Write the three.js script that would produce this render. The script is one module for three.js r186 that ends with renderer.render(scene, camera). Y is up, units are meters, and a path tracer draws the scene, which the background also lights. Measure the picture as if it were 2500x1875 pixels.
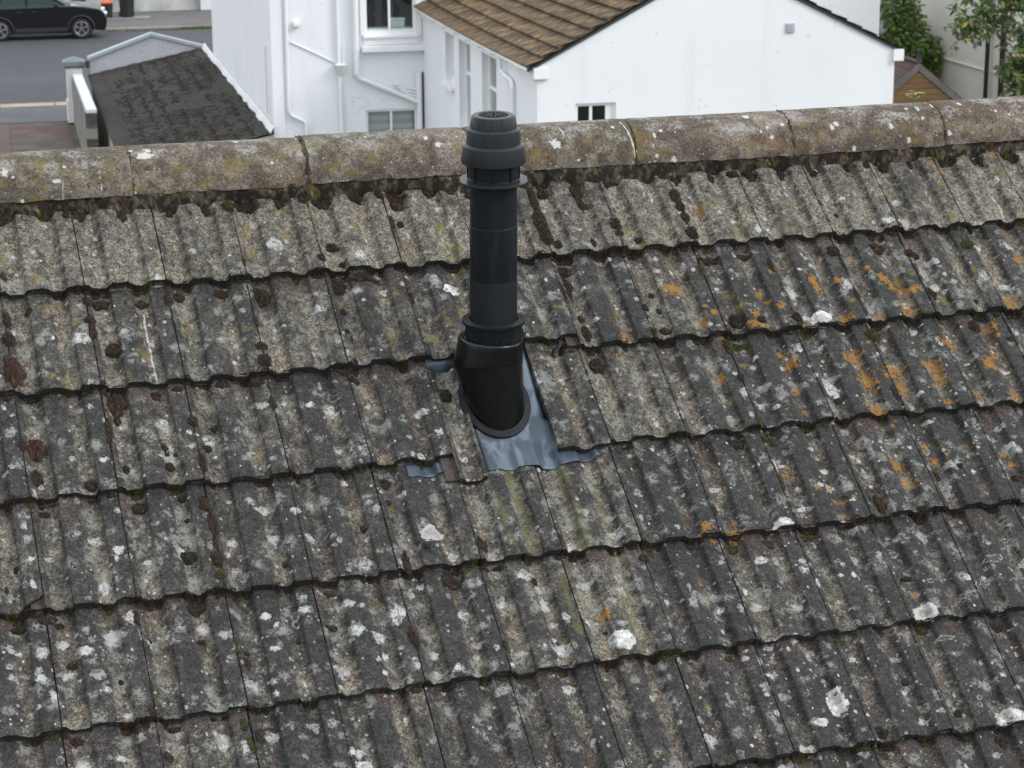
import * as THREE from 'three';
import { mergeGeometries, toCreasedNormals } from 'three/addons/utils/BufferGeometryUtils.js';
import { RoundedBoxGeometry } from 'three/addons/geometries/RoundedBoxGeometry.js';

// ---------- camera, sky, sun, exposure ----------
const scene = new THREE.Scene();
const renderer = new THREE.WebGLRenderer({ antialias: true });
renderer.toneMapping = THREE.LinearToneMapping;
renderer.toneMappingExposure = 1.82;
renderer.shadowMap.enabled = true;
renderer.setSize(1024, 768);
const camera = new THREE.PerspectiveCamera(19.609, 4 / 3, 0.1, 900);
camera.position.set(0, 9, 0);
camera.up.set(0.066441, 0.963538, -0.259193);
camera.lookAt(0.2163357, 9 - 0.2674987, -0.9389586);
camera.focus = 5.5;
camera.userData.fStop = 14;

// overcast sky: cool white cloud, brighter towards the zenith and a little towards the veiled sun
const SUN = new THREE.Vector3(0.68, 0.57, 0.42).normalize();
{
  const w = 128, h = 64, d = new Float32Array(w * h * 4);
  for (let j = 0; j < h; j++) for (let i = 0; i < w; i++) {
    const el = (j + 0.5) / h * Math.PI - Math.PI / 2, az = ((i + 0.5) / w - 0.5) * 2 * Math.PI;
    const dx = Math.cos(el) * Math.cos(az), dy = Math.sin(el), dz = Math.cos(el) * Math.sin(az);
    const c = Math.max(0, dx * SUN.x + dy * SUN.y + dz * SUN.z);
    const s = Math.max(0, dy);
    const L = (dy < 0 ? 0.30 : 0.78 + 0.18 * s) * (1 + 0.25 * c * c * c);
    const k = (j * w + i) * 4;
    d[k] = L * 0.95; d[k + 1] = L * 0.99; d[k + 2] = L * 1.045; d[k + 3] = 1;
  }
  const t = new THREE.DataTexture(d, w, h, THREE.RGBAFormat, THREE.FloatType);
  t.mapping = THREE.EquirectangularReflectionMapping; t.magFilter = THREE.LinearFilter; t.needsUpdate = true;
  scene.background = t; scene.environment = t;
}
const sun = new THREE.DirectionalLight(new THREE.Color().setRGB(1, 0.97, 0.94), 0.95);
sun.position.copy(SUN).multiplyScalar(60).add(new THREE.Vector3(8, 4, -30));
sun.target.position.set(8, 4, -30);
sun.castShadow = true; sun.shadow.radius = 36;
Object.assign(sun.shadow.camera, { left: -60, right: 60, top: 60, bottom: -60, near: 1, far: 200 });
sun.shadow.mapSize.set(2048, 2048);
scene.add(sun, sun.target);

// ---------- helpers ----------
let seed = 12345;
const rnd = () => { seed = (seed * 1664525 + 1013904223) >>> 0; return seed / 4294967296; };
const rr = (a, b) => a + (b - a) * rnd();
const TAB = new Float32Array(65536); for (let i = 0; i < 65536; i++) TAB[i] = rnd();
const lat = (x, y) => TAB[((x * 73 + y * 19349) ^ (y << 3) ^ (x << 7)) & 65535];
function vn(x, y) {
  const xi = Math.floor(x), yi = Math.floor(y); let fx = x - xi, fy = y - yi;
  fx = fx * fx * (3 - 2 * fx); fy = fy * fy * (3 - 2 * fy);
  const a = lat(xi, yi), b = lat(xi + 1, yi), c = lat(xi, yi + 1), d = lat(xi + 1, yi + 1);
  return a + (b - a) * fx + (c - a) * fy + (a - b - c + d) * fx * fy;
}
const fbm = (x, y, o = 3) => { let s = 0, a = 0.5, t = 0; for (let i = 0; i < o; i++) { s += a * vn(x, y); t += a; a *= 0.55; x = x * 2.03 + 17.3; y = y * 2.03 + 5.1; } return s / t; };
const clamp = (x, a = 0, b = 1) => x < a ? a : x > b ? b : x;
const sm = (a, b, x) => { const t = clamp((x - a) / (b - a)); return t * t * (3 - 2 * t); };
const lin = (r, g, b) => new THREE.Color().setRGB(r, g, b);
const S8 = new Uint8Array(4097); for (let i = 0; i <= 4096; i++) { const x = i / 4096; S8[i] = Math.round(255 * (x <= 0.0031308 ? 12.92 * x : 1.055 * Math.pow(x, 1 / 2.4) - 0.055)); }
const to8 = x => S8[x <= 0 ? 0 : x >= 1 ? 4096 : (x * 4096) | 0];

const taken = {};
const numbered = n => { taken[n] = (taken[n] ?? -1) + 1; return taken[n] ? `${n}_${String(taken[n]).padStart(3, '0')}` : n; };
function thing(name, label, category, [x, y, z] = [0, 0, 0], group) {
  const o = new THREE.Group(); o.name = numbered(name); o.position.set(x, y, z); scene.add(o);
  o.userData = { label, category }; if (group) o.userData.group = group;
  return o;
}
function mesh(name, geos, mat, parent, local = false) {      // geometries in world coordinates unless local; merged into one named mesh
  let g = Array.isArray(geos) ? (geos.length > 1 ? mergeGeometries(geos.map(q => { const c = q.index ? q.toNonIndexed() : q; for (const k of Object.keys(c.attributes)) if (!['position', 'normal', 'uv', 'color'].includes(k)) c.deleteAttribute(k); return c; })) : geos[0]) : geos;
  const m = new THREE.Mesh(g, mat); m.name = name; m.castShadow = m.receiveShadow = true;
  if (parent) {
    if (!local) { let p = parent; const off = new THREE.Vector3(); while (p) { off.add(p.position); p = p.parent === scene ? null : p.parent; } m.geometry.translate(-off.x, -off.y, -off.z); }
    parent.add(m);
  } else scene.add(m);
  return m;
}
function structure(name, geos, mat) { const m = mesh(numbered(name), geos, mat); m.userData.kind = 'structure'; return m; }
const box = (x0, x1, y0, y1, z0, z1) => uvWorld(new THREE.BoxGeometry(x1 - x0, y1 - y0, z1 - z0).translate((x0 + x1) / 2, (y0 + y1) / 2, (z0 + z1) / 2));
function rbox(x0, x1, y0, y1, z0, z1, r = 0.02) { return uvWorld(new RoundedBoxGeometry(x1 - x0, y1 - y0, z1 - z0, 2, r).translate((x0 + x1) / 2, (y0 + y1) / 2, (z0 + z1) / 2)); }
function uvWorld(g) {                                          // uv in metres from the dominant axis
  const p = g.attributes.position, n = g.attributes.normal, uv = new Float32Array(p.count * 2);
  for (let i = 0; i < p.count; i++) {
    const ax = Math.abs(n.getX(i)), ay = Math.abs(n.getY(i)), az = Math.abs(n.getZ(i));
    uv[2 * i] = ax > ay && ax > az ? p.getZ(i) : p.getX(i);
    uv[2 * i + 1] = ay > ax && ay > az ? p.getZ(i) : p.getY(i);
  }
  g.setAttribute('uv', new THREE.BufferAttribute(uv, 2)); return g;
}
const V = (x, y, z) => new THREE.Vector3(x, y, z);
function pipe(pts, r, seg = 10, k = 14) { const c = new THREE.CatmullRomCurve3(pts, false, 'catmullrom', 0.02); return new THREE.TubeGeometry(c, pts.length * seg, r, k); }
function rod(a, b, r, k = 12) { const d = b.clone().sub(a), g = new THREE.CylinderGeometry(r, r, d.length(), k); g.applyQuaternion(new THREE.Quaternion().setFromUnitVectors(V(0, 1, 0), d.clone().normalize())); return g.translate((a.x + b.x) / 2, (a.y + b.y) / 2, (a.z + b.z) / 2); }
function prism(pts, depth, holes = []) {                       // outline in x,y extruded along +z
  const s = new THREE.Shape(pts.map(p => new THREE.Vector2(p[0], p[1])));
  for (const [x0, x1, y0, y1] of holes) s.holes.push(new THREE.Path([[x0, y0], [x0, y1], [x1, y1], [x1, y0]].map(p => new THREE.Vector2(...p))));
  return new THREE.ExtrudeGeometry(s, { depth, bevelEnabled: false });
}
function canvasFree(w, h, fn, srgb = true, rep = 1) {          // texture from fn(x01, y01) -> [r,g,b] linear (or height)
  const d = new Uint8Array(w * h * 4);
  for (let j = 0; j < h; j++) for (let i = 0; i < w; i++) {
    const c = fn((i + 0.5) / w, (j + 0.5) / h, i, j), k = (j * w + i) * 4;
    if (srgb) { d[k] = to8(c[0]); d[k + 1] = to8(c[1]); d[k + 2] = to8(c[2]); } else d[k] = d[k + 1] = d[k + 2] = clamp(c) * 255;
    d[k + 3] = 255;
  }
  return tex(d, w, h, srgb, rep);
}
function tex(d, w, h, srgb, rep = 1) {
  const t = new THREE.DataTexture(d, w, h, THREE.RGBAFormat); t.magFilter = THREE.LinearFilter; t.minFilter = THREE.LinearMipmapLinearFilter; t.generateMipmaps = true;
  t.wrapS = t.wrapT = THREE.RepeatWrapping; if (srgb) t.colorSpace = THREE.SRGBColorSpace; t.repeat.set(rep, rep); t.needsUpdate = true; return t;
}
const std = (c, roughness = 0.8, more = {}) => new THREE.MeshStandardMaterial({ color: c, roughness, ...more });
// tileable noise for small repeating textures
function tn(x, y, f) { const X = x * f, Y = y * f, xi = Math.floor(X), yi = Math.floor(Y); let fx = X - xi, fy = Y - yi; fx = fx * fx * (3 - 2 * fx); fy = fy * fy * (3 - 2 * fy); const m = q => ((q % f) + f) % f; const L = (a, b) => lat(m(a) + f * 3, m(b) + f * 7); const a = L(xi, yi), b = L(xi + 1, yi), c = L(xi, yi + 1), d = L(xi + 1, yi + 1); return a + (b - a) * fx + (c - a) * fy + (a - b - c + d) * fx * fy; }
const tf = (x, y, f, o = 3) => { let s = 0, a = 0.5, t = 0; for (let i = 0; i < o; i++) { s += a * tn(x, y, f); t += a; a *= 0.55; f *= 2; } return s / t; };
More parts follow.
